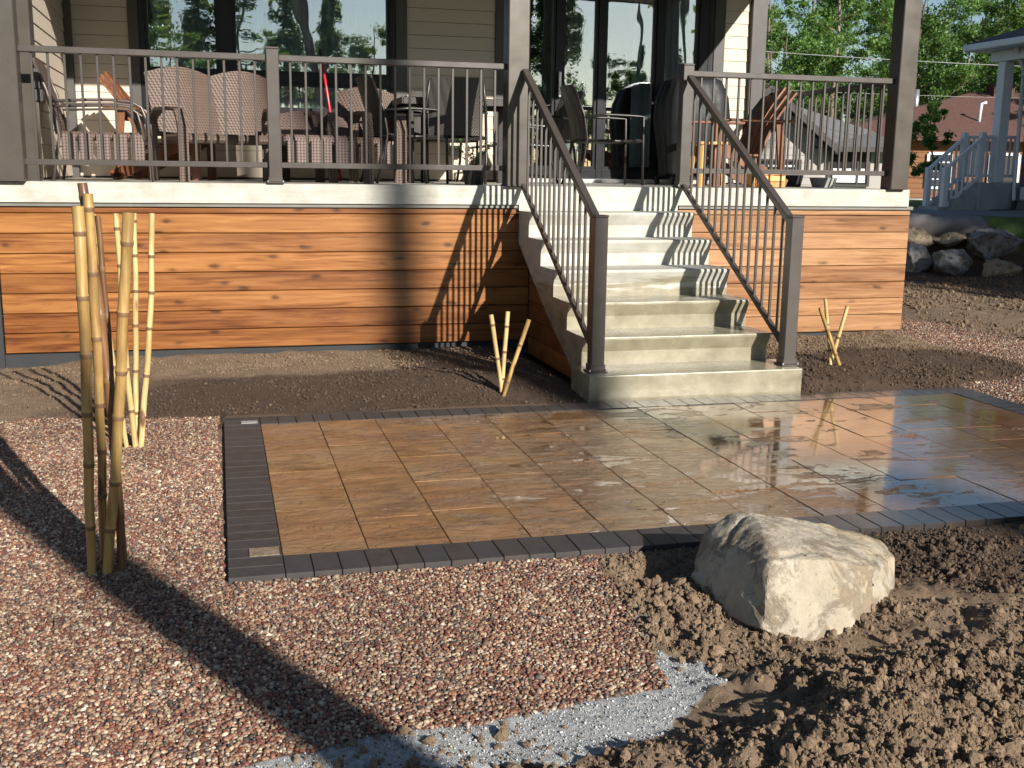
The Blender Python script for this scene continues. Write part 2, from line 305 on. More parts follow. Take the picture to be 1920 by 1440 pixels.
# ------------------------------------------------------------------ mesh helpers
class MB:
    def __init__(s): s.v = []; s.f = []; s.mi = []; s.cur = 0
    def a(s, vs, fs):
        o = len(s.v); s.v += [tuple(x) for x in vs]; s.f += [tuple(i + o for i in f) for f in fs]; s.mi += [s.cur] * len(fs); return s
    def box(s, x0, x1, y0, y1, z0, z1):
        return s.a([(x0, y0, z0), (x1, y0, z0), (x1, y1, z0), (x0, y1, z0), (x0, y0, z1), (x1, y0, z1), (x1, y1, z1), (x0, y1, z1)],
                   [(0, 3, 2, 1), (4, 5, 6, 7), (0, 1, 5, 4), (1, 2, 6, 5), (2, 3, 7, 6), (3, 0, 4, 7)])
    def cbox(s, x0, x1, y0, y1, z0, z1, c=.003):       # box with every edge of its top and sides chamfered
        c = min(c, (x1 - x0) * .3, (y1 - y0) * .3, (z1 - z0) * .3)
        vs = []
        for z, k in ((z0, c), (z0 + c, 0), (z1 - c, 0), (z1, c)):
            a, b, d, e = x0 + k, x1 - k, y0 + k, y1 - k
            if k: vs += [(a, d, z), (b, d, z), (b, e, z), (a, e, z)]
            else: vs += [(x0 + c, y0, z), (x1 - c, y0, z), (x1, y0 + c, z), (x1, y1 - c, z), (x1 - c, y1, z), (x0 + c, y1, z), (x0, y1 - c, z), (x0, y0 + c, z)]
        # indices: 0-3, 4-11, 12-19, 20-23
        f = [(0, 3, 2, 1), (20, 21, 22, 23)]
        for i in range(8): f.append((4 + i, 4 + (i + 1) % 8, 12 + (i + 1) % 8, 12 + i))
        for q, (lo, hi) in enumerate(((0, 4), (20, 12))):
            for i in range(4):
                a, b = lo + i, lo + (i + 1) % 4; e0, e1 = hi + 2 * i, hi + 2 * i + 1; nx = hi + (2 * i + 2) % 8
                if q == 0: f.append((a, b, e1, e0)); f.append((b, nx, e1))
                else: f.append((e0, e1, b, a)); f.append((e1, nx, b))
        return s.a(vs, f)
    def bar(s, p0, p1, w, h, upv=(0, 0, 1)):
        p0, p1 = Vector(p0), Vector(p1); d = (p1 - p0).normalized(); u = Vector(upv)
        sd = d.cross(u)
        if sd.length < 1e-4: sd = d.cross(Vector((0, 1, 0)))
        sd.normalize(); u = sd.cross(d).normalized(); sd *= w / 2; u *= h / 2
        vs = [p0 - sd - u, p0 + sd - u, p0 + sd + u, p0 - sd + u, p1 - sd - u, p1 + sd - u, p1 + sd + u, p1 - sd + u]
        return s.a(vs, [(0, 1, 2, 3), (7, 6, 5, 4), (4, 5, 1, 0), (5, 6, 2, 1), (6, 7, 3, 2), (7, 4, 0, 3)])
    def tube(s, pts, r, n=8, cap=True):
        pts = [Vector(p) for p in pts]; rs = r if hasattr(r, '__len__') else [r] * len(pts); o = len(s.v); ref = None
        for i, p in enumerate(pts):
            d = (pts[min(i + 1, len(pts) - 1)] - pts[max(i - 1, 0)])
            if d.length < 1e-7: d = Vector((0, 0, 1))
            d.normalize()
            if ref is None: ref = Vector((1, 0, 0)) if abs(d.x) < .9 else Vector((0, 1, 0))
            a = (ref - d * ref.dot(d)).normalized(); b = d.cross(a); ref = a
            for k in range(n):
                t = 2 * math.pi * k / n; s.v.append(tuple(p + (a * math.cos(t) + b * math.sin(t)) * rs[i]))
        fs = []
        for i in range(len(pts) - 1):
            for k in range(n):
                fs.append((o + i * n + k, o + i * n + (k + 1) % n, o + (i + 1) * n + (k + 1) % n, o + (i + 1) * n + k))
        if cap:
            fs.append(tuple(o + k for k in reversed(range(n)))); e = o + (len(pts) - 1) * n; fs.append(tuple(e + k for k in range(n)))
        s.f += fs; s.mi += [s.cur] * len(fs); return s
    def prism(s, poly, a0, a1, axis):                   # poly in the two other axes, in order
        n = len(poly); vs = []
        for a in (a0, a1):
            for (u, w) in poly: vs.append({0: (a, u, w), 1: (u, a, w), 2: (u, w, a)}[axis])
        fs = [tuple(range(n)), tuple(reversed(range(n, 2 * n)))] + [(i, i + n, (i + 1) % n + n, (i + 1) % n) for i in range(n)]
        return s.a(vs, fs)
    def panel(s, fn, nu, nv, th):                       # curved sheet with thickness; fn(u,v) -> point
        g = [[Vector(fn(i / nu, j / nv)) for j in range(nv + 1)] for i in range(nu + 1)]; o = len(s.v); nrm = []
        for i in range(nu + 1):
            for j in range(nv + 1):
                du = g[min(i + 1, nu)][j] - g[max(i - 1, 0)][j]; dv = g[i][min(j + 1, nv)] - g[i][max(j - 1, 0)]
                nn = du.cross(dv); nn = nn.normalized() if nn.length > 0 else Vector((0, 0, 1))
                s.v.append(tuple(g[i][j] + nn * th / 2)); nrm.append(g[i][j] - nn * th / 2)
        s.v += [tuple(x) for x in nrm]; N = (nu + 1) * (nv + 1); id_ = lambda i, j: o + i * (nv + 1) + j; fs = []
        for i in range(nu):
            for j in range(nv):
                q = (id_(i, j), id_(i + 1, j), id_(i + 1, j + 1), id_(i, j + 1)); fs += [q, tuple(x + N for x in reversed(q))]
        for i in range(nu):
            for j, fl in ((0, 0), (nv, 1)):
                q = (id_(i, j), id_(i, j) + N, id_(i + 1, j) + N, id_(i + 1, j)); fs.append(q if not fl else tuple(reversed(q)))
        for j in range(nv):
            for i, fl in ((0, 1), (nu, 0)):
                q = (id_(i, j), id_(i, j) + N, id_(i, j + 1) + N, id_(i, j + 1)); fs.append(q if not fl else tuple(reversed(q)))
        s.f += fs; s.mi += [s.cur] * len(fs); return s

def obj(name, mb, mat, parent=None, smooth=False, loc=None, bev=0, fix=True):
    me = bpy.data.meshes.new(name); me.from_pydata(mb.v, [], mb.f)
    mats = mat if isinstance(mat, (list, tuple)) else [mat]
    for m in mats: me.materials.append(M[m] if isinstance(m, str) else m)
    if any(mb.mi): me.polygons.foreach_set('material_index', mb.mi)
    if fix:
        import bmesh
        bm = bmesh.new(); bm.from_mesh(me); bmesh.ops.recalc_face_normals(bm, faces=bm.faces); bm.to_mesh(me); bm.free()
    if smooth: me.polygons.foreach_set('use_smooth', [True] * len(me.polygons))
    o = bpy.data.objects.new(name, me); COL.objects.link(o)
    if parent is not None: o.parent = parent
    if loc is not None: o.location = loc
    if bev:
        b = o.modifiers.new('b', 'BEVEL'); b.width = bev; b.segments = 2; b.limit_method = 'ANGLE'; b.angle_limit = R(40)
    if smooth == 'auto' or smooth and bev: pass
    return o
def npmesh(name, v, f, mat, parent=None, smooth=False):
    me = bpy.data.meshes.new(name); v = np.asarray(v, np.float32); f = np.asarray(f, np.int32); k = f.shape[1]
    me.vertices.add(len(v)); me.vertices.foreach_set('co', v.ravel()); me.loops.add(f.size); me.loops.foreach_set('vertex_index', f.ravel())
    me.polygons.add(len(f)); me.polygons.foreach_set('loop_start', np.arange(0, f.size, k, dtype=np.int32)); me.polygons.foreach_set('loop_total', np.full(len(f), k, np.int32))
    if smooth: me.polygons.foreach_set('use_smooth', np.ones(len(f), bool))
    me.update(calc_edges=True); me.materials.append(M[mat])
    o = bpy.data.objects.new(name, me); COL.objects.link(o)
    if parent is not None: o.parent = parent
    return o
def thing(name, label, cat, loc=(0, 0, 0), rz=0, group=None):
    o = bpy.data.objects.new(name, None); COL.objects.link(o); o.location = loc; o.rotation_euler = (0, 0, rz); o.empty_display_size = .2
    return tag(o, label, cat, group)
def tag(o, label=None, cat=None, group=None, kind=None):
    if label: o['label'] = label
    if cat: o['category'] = cat
    if group: o['group'] = group
    if kind: o['kind'] = kind
    return o
def copy_tree(o, label=None, group=None, loc=None, rz=None, sc=None):
    def cp(x, par):
        c = x.copy(); COL.objects.link(c); c.parent = par
        for ch in list(x.children): cp(ch, c)
        return c
    c = cp(o, None)
    if label: c['label'] = label
    if group: c['group'] = group
    if loc is not None: c.location = loc
    if rz is not None: c.rotation_euler = (0, 0, rz)
    if sc is not None: c.scale = sc
    return c
def link_mesh(name, src, parent, loc, rz=0):             # another piece that shares its mesh
    o = bpy.data.objects.new(name, src.data); COL.objects.link(o); o.parent = parent; o.location = loc; o.rotation_euler = (0, 0, rz); return o

# ------------------------------------------------------------------ numpy noise
def vnoise(x, y, seed=0):
    xi = np.floor(x).astype(np.int64); yi = np.floor(y).astype(np.int64); xf = x - xi; yf = y - yi
    def h(a, b):
        n = (a * 374761393 + b * 668265263 + seed * 2246822519) & 0xffffffff
        n = ((n ^ (n >> 13)) * 1274126177) & 0xffffffff
        return ((n ^ (n >> 16)) & 0xffff) / 65535.
    u = xf * xf * (3 - 2 * xf); w = yf * yf * (3 - 2 * yf)
    return (h(xi, yi) * (1 - u) + h(xi + 1, yi) * u) * (1 - w) + (h(xi, yi + 1) * (1 - u) + h(xi + 1, yi + 1) * u) * w - .5
def fbm(x, y, s, o=4, seed=0, g=.5):
    r = 0 * x; a = 1.
    for i in range(o): r = r + a * vnoise(x * s, y * s, seed + i * 7); s *= 2.1; a *= g
    return r
def sst(a, b, x):
    t = np.clip((x - a) / (b - a), 0, 1); return t * t * (3 - 2 * t)
def inpoly(x, y, P):
    c = np.zeros(x.shape, bool); n = len(P)
    for i in range(n):
        x0, y0 = P[i]; x1, y1 = P[(i + 1) % n]
        m = ((y0 > y) != (y1 > y)) & (x < (x1 - x0) * (y - y0) / (y1 - y0 + 1e-12) + x0); c ^= m
    return c
PX0, PX1, PY0, PY1 = -2.298, 2.62, -4.682, -2.08          # patio outline
GR1 = [(-9, -1.85), (-3.5, -1.93), (-2.33, -2.02), (-2.31, -4.7), (-.93, -4.7), (-1.0, -5.2), (-1.1, -5.78), (-1.27, -5.8), (-1.66, -5.86), (-1.94, -5.85), (-2.25, -5.93), (-2.6, -6.25), (-9, -6.6)]
GR2 = [(2.63, -4.6), (2.63, -2.05), (3.2, -1.98), (3.5, -1.62), (3.52, -.7), (3.7, .5), (3.8, 1.2), (4.5, 1.3), (4.7, -.2), (5.5, -2.5), (5.5, -4.6)]
DUST = [(-2.9, -6.6), (-2.6, -6.2), (-2.25, -5.9), (-1.94, -5.83), (-1.27, -5.78), (-1.1, -5.74), (-1.02, -5.5), (-.93, -5.66), (-.93, -5.84), (-1.1, -5.9), (-1.2, -6.02), (-1.5, -6.12), (-1.7, -6.1), (-1.95, -6.25), (-2.3, -6.7)]
DUST2 = [(-1.06, -5.22), (-.97, -5.2), (-.95, -5.42), (-1.03, -5.5)]
def wob(x, y, a=.03, s=9): return x + a * fbm(x, y, s, 3, 3), y + a * fbm(x, y, s, 3, 9)
def H(x, y):
    base = -.019 + 0 * x
    g = inpoly(*wob(x, y, .02), GR1) | inpoly(*wob(x, y, .04), GR2)
    # planting bed left of the stairs
    bl = sst(.1, -.15, x) * sst(-.18, .04, y + np.where(x < -2.29, 1.93, 2.12))
    hb = .022 + .025 * sst(-2.1, -1.2, y) + .06 * np.exp(-(((x + .75) / .6) ** 2 + ((y + 1.45) / .38) ** 2)) - .07 * sst(-2.9, -3.9, x) * sst(-1.2, 0., y) + .022 * fbm(x, y, 4, 4, 5)
    base = base + bl * hb
    # bed right of the stairs
    br = sst(1.35, 1.5, x) * sst(-2.15, -1.9, y) * sst(3.75, 3.3, x) * sst(1.5, .5, y)
    base = base + br * (.07 + .085 * np.exp(-(((x - 2.4) / .9) ** 2 + ((y + 1.35) / .35) ** 2)) + .035 * fbm(x, y, 4, 4, 6))
    # loose soil in front
    fs = sst(-1.15, -.85, x) * sst(-4.75, -4.95, y) * (1 - sst(6, 9, x)); fs = np.maximum(fs, sst(-6.0, -6.2, y) * sst(-2.2, -1.9, x))
    rough = .35 + .65 * sst(.9, -.2, x + (y + 5.6) * .9)
    lump = .06 * fbm(x, y, 2.3, 3, 21) + rough * (.075 * np.abs(fbm(x, y, 7, 4, 31, .6)) + .02 * fbm(x, y, 26, 3, 41, .6))
    base = base + fs * (.004 + lump * (1 - .8 * np.exp(-(((x + .35) / .42) ** 2 + ((y + 5.45) / .3) ** 2)))) - fs * .06 * np.exp(-(((x + .40) / .34) ** 2 + ((y + 5.62) / .17) ** 2)) + fs * .12 * np.exp(-(((x + .78) / .42) ** 2 + ((y + 6.35) / .3) ** 2)) + fs * .02 * np.exp(-(((x + .86) / .12) ** 2 + ((y + 5.4) / .25) ** 2)) - fs * .03 * np.exp(-(((x + .68) / .13) ** 2 + ((y + 5.35) / .2) ** 2)) - fs * .085 * np.exp(-(((x + .74) / .22) ** 2 + ((y + 4.86) / .13) ** 2))
    fine = .006 * fbm(x, y, 30, 3, 51, .65)
    base = base + np.where(g, .15 * fine, fine)
    # far dirt and the raised yard behind the boulder row
    far = sst(4.3, 5.5, x) * sst(-3, -1, y)
    base = base + far * .05 * fbm(x, y, 1.1, 4, 61)
    s = (x - 7.38) * .604 + (y - 5.55) * .797 + .25 * fbm(x, y, .5, 2, 71)
    base = base + .83 * sst(1.25, 1.9, s) - .35 * sst(12, 24, s)
    under = (x > PX0 + .02) & (x < PX1 - .02) & (y > PY0 + .02) & (y < PY1 - .02)
    base = np.where(under, -.09, base)
    inst = (x > -.02) & (x < 1.36) & (y > -1.9) & (y < .5); base = np.where(inst, -.09, base)
    base = np.where((y > .06) & (x < 3.45) & (x > -9), -.25, base)
    return base

def axis(segs):
    out = [segs[0][0]]
    for a, b, st in segs:
        n = max(1, int(round((b - a) / st))); out += list(np.linspace(a, b, n + 1)[1:])
    return np.array(out)
xs = np.concatenate([-np.geomspace(400, 8, 14), axis([(-7, -4.2, .12), (-4.2, -2.2, .03), (-2.2, -1.2, .025), (-1.2, 1.9, .0135), (1.9, 4.2, .022), (4.2, 10, .1), (10, 16, .3)]), np.geomspace(18, 400, 16)])
ys = np.concatenate([-np.geomspace(400, 9, 14), axis([(-8.2, -6.6, .08), (-6.6, -4.7, .0135), (-4.7, -2.3, .06), (-2.3, .08, .02), (.08, 1.5, .06), (1.5, 10, .12), (10, 20, .5)]), np.geomspace(23, 400, 16)])
X, Y = np.meshgrid(xs, ys, indexing='ij'); Z = H(X, Y)
nx, ny = X.shape; idx = np.arange(nx * ny).reshape(nx, ny)
F = np.stack([idx[:-1, :-1], idx[1:, :-1], idx[1:, 1:], idx[:-1, 1:]], -1).reshape(-1, 4)
ground = npmesh('ground', np.stack([X, Y, Z], -1).reshape(-1, 3), F, 'ground', smooth=True)
tag(ground, kind='structure')
def put_attr(me, name, vals):
    a = me.attributes.new(name, 'FLOAT', 'POINT'); a.data.foreach_set('value', np.ascontiguousarray(vals, np.float32).ravel())
gx, gy = wob(X, Y, .02)
grav = (inpoly(gx, gy, GR1) | inpoly(*wob(X, Y, .04), GR2)).astype(float)
dust = ((inpoly(*wob(X, Y, .07, 7), DUST) | inpoly(*wob(X, Y, .05), DUST2)) & (grav < .5)).astype(float)
moist = .12 + 0 * X
bl = (Y > -2.3) & (Y < .1) & (X < 1.4)
moist = np.where(bl, sst(-.75, -1.05, Y + .1 * fbm(X, Y, 3, 2, 4)) * .75 * sst(-4.0, -2.6, X - .6 * (Y + 2)) + .12, moist)
moist = np.where(bl & (X > -1.1), np.maximum(moist, .75), moist)
moist = np.where((Y > -2.3) & (Y < .1) & (X > 1.4), .15 + .7 * sst(-.9, -1.4, Y), moist)
moist = np.where(Y < -4.6, .1 + .8 * sst(-.1, .5, X + (Y + 5.3) * .75), moist)
moist = np.where((Y > .1) & (X > 4), .3 + .45 * sst(2.5, 4.5, Y) + .3 * fbm(X, Y, 1.0, 3, 14), moist)
sd = (X - 7.38) * .604 + (Y - 5.55) * .797
road = sst(1.7, 1.9, sd) * (1 - sst(6, 7, sd)); grass = sst(6.2, 6.8, sd) + (sst(1.6, 1.8, sd) * sst(2.5, 2.2, sd) * (X > 9.3))
grass = np.where((Y < -9) | (X < -9), 1., grass); road = np.where(grass > .5, 0, road)
for n_, v_ in (('moist', moist), ('grav', grav), ('dust', dust), ('grass', np.clip(grass, 0, 1)), ('road', road)): put_attr(ground.data, n_, v_)

# ------------------------------------------------------------------ scattering: pebbles and clods as instances
def scatter(name, P, sc, cols, mat, subdiv, rough, nscale, flat):
    me = bpy.data.meshes.new(name); me.vertices.add(len(P)); me.vertices.foreach_set('co', np.asarray(P, np.float32).ravel())
    put_attr(me, 'size', sc)
    a = me.attributes.new('pcol', 'FLOAT_COLOR', 'POINT'); a.data.foreach_set('color', np.concatenate([cols, np.ones((len(P), 1))], 1).astype(np.float32).ravel())
    a = me.attributes.new('rot', 'FLOAT_VECTOR', 'POINT'); rr = rng.uniform(-1, 1, (len(P), 3)) * np.array([flat, flat, math.pi]); a.data.foreach_set('vector', rr.astype(np.float32).ravel())
    a = me.attributes.new('prop', 'FLOAT_VECTOR', 'POINT'); pr = rng.uniform(.75, 1.25, (len(P), 3)) * np.array([1.1, .9, .72]); a.data.foreach_set('vector', pr.astype(np.float32).ravel())
    o = bpy.data.objects.new(name, me); COL.objects.link(o)
    ng = bpy.data.node_groups.new(name + '_nodes', 'GeometryNodeTree')
    ng.interface.new_socket('Geometry', in_out='INPUT', socket_type='NodeSocketGeometry'); ng.interface.new_socket('Geometry', in_out='OUTPUT', socket_type='NodeSocketGeometry')
    N = ng.nodes; L = ng.links; gi = N.new('NodeGroupInput'); go = N.new('NodeGroupOutput')
    def at(nm, ty):
        n = N.new('GeometryNodeInputNamedAttribute'); n.data_type = ty; n.inputs[0].default_value = nm; return n.outputs[0]
    ico = N.new('GeometryNodeMeshIcoSphere'); ico.inputs['Radius'].default_value = 1; ico.inputs['Subdivisions'].default_value = subdiv
    sp = N.new('GeometryNodeSetPosition'); nz = N.new('ShaderNodeTexNoise'); nz.inputs['Scale'].default_value = nscale; nz.inputs['Detail'].default_value = 3
    vm = N.new('ShaderNodeVectorMath'); vm.operation = 'SUBTRACT'; vm.inputs[1].default_value = (.5, .5, .5); vs = N.new('ShaderNodeVectorMath'); vs.operation = 'SCALE'; vs.inputs['Scale'].default_value = rough
    L.new(nz.outputs['Color'], vm.inputs[0]); L.new(vm.outputs[0], vs.inputs[0]); L.new(ico.outputs[0], sp.inputs[0]); L.new(vs.outputs[0], sp.inputs['Offset'])
    sm = N.new('GeometryNodeSetMaterial'); sm.inputs[2].default_value = M[mat]; L.new(sp.outputs[0], sm.inputs[0])
    src = sm.outputs[0]
    if mat == 'pebble':
        ss = N.new('GeometryNodeSetShadeSmooth'); L.new(src, ss.inputs[0]); src = ss.outputs[0]
    ip = N.new('GeometryNodeInstanceOnPoints'); L.new(gi.outputs[0], ip.inputs[0]); L.new(src, ip.inputs['Instance'])
    L.new(at('rot', 'FLOAT_VECTOR'), ip.inputs['Rotation'])
    mv = N.new('ShaderNodeVectorMath'); mv.operation = 'SCALE'; L.new(at('prop', 'FLOAT_VECTOR'), mv.inputs[0]); L.new(at('size', 'FLOAT'), mv.inputs['Scale']); L.new(mv.outputs[0], ip.inputs['Scale'])
    L.new(ip.outputs[0], go.inputs[0])
    md = o.modifiers.new('scatter', 'NODES'); md.node_group = ng; me.materials.append(M[mat]); return o

def jit(x0, x1, y0, y1, st):
    a = np.arange(x0, x1, st); b = np.arange(y0, y1, st); A, B = np.meshgrid(a, b, indexing='ij')
    return (A + rng.uniform(-.5, .5, A.shape) * st).ravel(), (B + rng.uniform(-.5, .5, A.shape) * st).ravel()
PAL = np.array([(.52, .39, .26), (.42, .28, .18), (.66, .54, .41), (.25, .10, .06), (.19, .07, .05), (.33, .17, .105), (.10, .075, .065), (.16, .12, .10), (.38, .30, .24), (.38, .22, .14)])
PW = np.array([.12, .13, .06, .14, .12, .14, .09, .07, .05, .08])
def gravel(name, poly, box, st, wobble):
    x, y = jit(*box, st); k = inpoly(*wob(x, y, wobble), poly); x, y = x[k], y[k]
    n = len(x); sc = rng.lognormal(math.log(.0058), .22, n); z = H(x, y) + sc * .2 + rng.uniform(0, .005, n) + .005 * fbm(x, y, 5, 3, 19)
    ci = rng.choice(len(PAL), n, p=PW / PW.sum()); c = PAL[ci] * rng.uniform(.5, .9, (n, 1)) * (.93 + .35 * fbm(x, y, 2.2, 3, 29))[:, None]
    return scatter(name, np.stack([x, y, z], -1), sc, c, 'pebble', 2, .35, 1.1, .6)
g1 = gravel('gravel', GR1, (-4.4, -.85, -6.7, -1.8), .0096, .02); tag(g1, 'mixed red, cream and grey round pebbles spread left and in front of the patio', 'gravel', kind='stuff')
g2 = gravel('gravel', GR2, (2.6, 4.8, -2.9, 1.35), .017, .04); tag(g2, 'pinkish pebble path running past the right end of the wooden cladding', 'gravel path', kind='stuff')

def clods(name, box, n, smin, smax, pw, maskf, dry, wet):
    x = rng.uniform(box[0], box[1], n * 4); y = rng.uniform(box[2], box[3], n * 4); m = rng.uniform(0, 1, n * 4) < maskf(x, y)
    bad = (x > PX0 - .01) & (x < PX1 + .01) & (y > PY0 - .012) & (y < PY1 + .0) | (x > -.1) & (x < 1.44) & (y > -2.1) & (y < .1) | (y > -.05) & (x < 3.6) & (x > -5)
    bad |= inpoly(x, y, GR1) | inpoly(x, y, GR2)
    m &= ~bad; x, y = x[m][:n], y[m][:n]; n = len(x)
    u = rng.uniform(0, 1, n); sc = (smin ** (-pw) + u * (smax ** (-pw) - smin ** (-pw))) ** (-1 / pw)
    edge = (y > PY0 - .06) & (y < PY0) & (x < PX1); sc = np.where(edge, np.minimum(sc, .008), sc)
    z = H(x, y) + sc * .35
    w = np.clip(dry(x, y) + rng.normal(0, .12, n), 0, 1)[:, None]; c = (np.array([(.20, .138, .086)]) * (1 - w) + np.array([(.062, .038, .024)]) * w) * rng.uniform(.75, 1.2, (n, 1))
    return scatter(name, np.stack([x, y, z], -1), sc, c, 'clod', 3, 1.5, 1.35, 2.)
def mk_front(x, y):
    q = fbm(x, y, 2.2, 3, 77)
    return np.clip(.10 + .75 * sst(.9, -.3, x + (y + 5.6) * .9) + 2.0 * q, .04, 1) * (1 - .8 * np.exp(-(((x + .72) / .2) ** 2 + ((y + 4.87) / .13) ** 2))) * (np.where(inpoly(x, y, DUST), .07, 1.)) * (1 - .93 * np.exp(-(((x + .38) / .36) ** 2 + ((y + 5.60) / .15) ** 2))) * (1 - .7 * np.exp(-(((x + .68) / .1) ** 2 + ((y + 5.38) / .2) ** 2)))
c1 = clods('soil_clods', (-2.2, 2.6, -6.8, -4.7), 90000, .0024, .021, 2.15, mk_front, lambda x, y: .05 + .8 * sst(-.1, .5, x + (y + 5.3) * .75), 0)
tag(c1, 'loose tan and brown soil clods heaped around the pale boulder', 'soil clods', kind='stuff')
c2 = clods('soil_clods', (-4.3, 0, -2.12, -.05), 22000, .0022, .011, 2.2, lambda x, y: np.clip(.45 + fbm(x, y, 2.5, 3, 88) + .3 * sst(-1.2, -.3, x), .05, 1), lambda x, y: .1 + .8 * sst(-.75, -1.05, y) * sst(-4, -2.6, x), 0)
tag(c2, 'small dark soil crumbs in the planting bed left of the stairs', 'soil clods', kind='stuff')
c3 = clods('soil_clods', (1.4, 3.7, -2.1, 1.2), 16000, .003, .013, 2.1, lambda x, y: np.clip(.5 + fbm(x, y, 2.5, 3, 98), .05, 1), lambda x, y: .15 + .7 * sst(-.9, -1.4, y), 0)
tag(c3, 'crumbly brown soil in the planting bed right of the stairs', 'soil clods', kind='stuff')
c4 = clods('soil_clods', (4.6, 9, -1.5, 5.6), 14000, .007, .03, 2.1, lambda x, y: np.clip(.4 + fbm(x, y, 1.0, 3, 108), .05, 1), lambda x, y: .35 + 0 * x, 0)
tag(c4, 'rough soil clods below the grey boulder row', 'soil clods', kind='stuff')

x_, y_ = jit(-2.9, -.9, -6.6, -5.2, .0085); k_ = (inpoly(*wob(x_, y_, .07, 7), DUST) | inpoly(*wob(x_, y_, .05), DUST2)) & ~inpoly(x_, y_, GR1); x_, y_ = x_[k_], y_[k_]
sc_ = rng.lognormal(math.log(.0016), .45, len(x_)); sd_ = scatter('stone_chips', np.stack([x_, y_, H(x_, y_) + sc_ * .3], -1), sc_, rng.uniform(.16, .55, (len(x_), 1)) * np.array([[1, 1.01, 1.0]]), 'pebble', 1, .5, 1.3, 2.)
tag(sd_, 'pale grey stone dust and chips along the front edge of the gravel', 'stone dust', kind='stuff')

c5 = clods('soil_clods', (-.1, 2.7, -5.75, -4.69), 22000, .0022, .012, 2.0, lambda x, y: np.clip(.35 + 1.6 * fbm(x, y, 2.6, 3, 118), .06, 1) * sst(.0, .35, x + (y + 5.2) * .6), lambda x, y: .85 + 0 * x, 0)
tag(c5, 'fine dark damp soil crumbs between the boulder and the right end of the patio', 'soil clods', kind='stuff')

# ------------------------------------------------------------------ patio: pavers and stamped slabs
patio = thing('patio', None, None); tag(patio, kind='structure'); patio.location = (0, 0, 0)
del_keys = [k for k in ('label', 'category') if k in patio.keys()]
bed = MB().box(PX0 + .01, PX1 - .01, PY0 + .01, PY1 - .01, -.085, -.035); obj('mortar_bed', bed, m_plain('joint_sand', (.15, .09, .045), .8), patio)
pv = obj('paver', MB().cbox(-.0487, .0487, -.0985, .0985, -.055, 0, .002), 'paver', patio, loc=(PX0 + .2 + .05, PY0 + .1, 0))
nP = int((PX1 - .2 - PX0 - .2) / .1); stp = (PX1 - PX0 - .4) / nP
for i in range(nP):
    for yy in (PY0 + .1, PY1 - .1):
        if i == 0 and yy < -3: continue
        p_ = link_mesh('paver', pv, patio, (PX0 + .2 + stp * (i + .5), yy, rng.uniform(-.0012, .0008)))
        p_.rotation_euler = (rng.normal(0, .0025), rng.normal(0, .003), rng.normal(0, .004))
nS = 26; stS = (PY1 - PY0) / nS
for i in range(nS):
    for xx in (PX0 + .1, PX1 - .1):
        p_ = link_mesh('paver', pv, patio, (xx, PY0 + stS * (i + .5), rng.uniform(-.0012, .0008)), R(90)); p_.scale = (1, 1, 1)
ins = obj('cleanout_plate', MB().cbox(-.055, .055, -.045, .045, -.0, .0035, .001), m_plain('brass_plate', (.25, .19, .13), .5, .2, .5, .4, 40), patio, loc=(PX0 + .135, PY0 + .245, .0015))
# stamped slabs: columns with shifting joints
ix0, ix1, iy0, iy1 = PX0 + .2, PX1 - .2, PY0 + .2, PY1 - .2
cx = [ix0 + (ix1 - ix0) * i / 14 for i in range(15)]
rg = random.Random(4)
first = {0: [-3.93, -3.32, -2.9], 1: [-4.1, -3.5, -3.3, -2.85]}
for i in range(14):
    j = [iy0]
    if i in first: j += first[i]
    else:
        y = iy0 + rg.choice([.16, .3, .42])
        while y < iy1 - .2: j.append(y); y += rg.choice([.16, .3, .3, .45, .45])
    j.append(iy1)
    for a, b in zip(j[:-1], j[1:]):
        w = cx[i + 1] - cx[i]; x_ = (cx[i] + cx[i + 1]) / 2; y_ = (a + b) / 2
        mb = MB().cbox(-w / 2 + .0016, w / 2 - .0016, -(b - a) / 2 + .0012, (b - a) / 2 - .0012, -.05, 0, .002)
        o = obj('stone_slab', mb, 'tile', patio, loc=(x_, y_, -.003 + rg.uniform(-.0015, .0015))); o.rotation_euler = (rg.gauss(0, .0018), rg.gauss(0, .0018), 0)

# ------------------------------------------------------------------ the house and its porch
HT = 1.30; WY = 2.5
house = thing('house', 'beige sided house with raised porch, brown columns and orange cedar skirting', 'house', (0, 0, 0))
P = lambda n, mb, m, **k: obj(n, mb, m, house, **k)
# slab (front lip is stepped slightly, rebated for the stairs), flashing, skirting boards, foundation
slab = MB().prism([(-.04, HT - .144), (-.04, HT - .006), (-.034, HT), (2.49, HT), (2.49, HT - .144)], -7.5, 3.49, 0); P('porch_slab', slab, 'conc')
P('slab_lip', MB().box(.001, 1.342, -.039, .2, HT - .1895, HT - .1445), 'conc')
P('flashing', MB().box(-7.5, -.005, -.022, -.002, HT - .172, HT - .1445), 'flash'); P('flashing', MB().box(1.36, 3.55, -.022, -.002, HT - .172, HT - .1445), 'flash')
P('foundation', MB().box(-7.5, 3.40, .03, 2.4, -.3, HT - .1445).box(-3.87, -3.81, -.004, .028, -.3, HT - .18), 'found')
zb = .077; pt = .1435
for (xa, xb, mt) in ((-3.8, .098, 'cedar'), (1.36, 3.54, 'cedar_sheen')):
    L_ = xb - xa; src = None; srct = None
    for k in range(8):
        z0 = zb + pt * k; z1 = z0 + .1385 if k < 7 else HT - .176
        mb = MB().cbox(-L_ / 2, L_ / 2, -.0, .02, 0, z1 - z0, .004)
        if k < 7:
            if src is None: src = P('plank', mb, mt, loc=((xa + xb) / 2, 0, z0))
            else: link_mesh('plank', src, house, ((xa + xb) / 2, rng.uniform(-.0015, .0015), z0))
        else: P('plank', mb, mt, loc=((xa + xb) / 2, 0, z0))
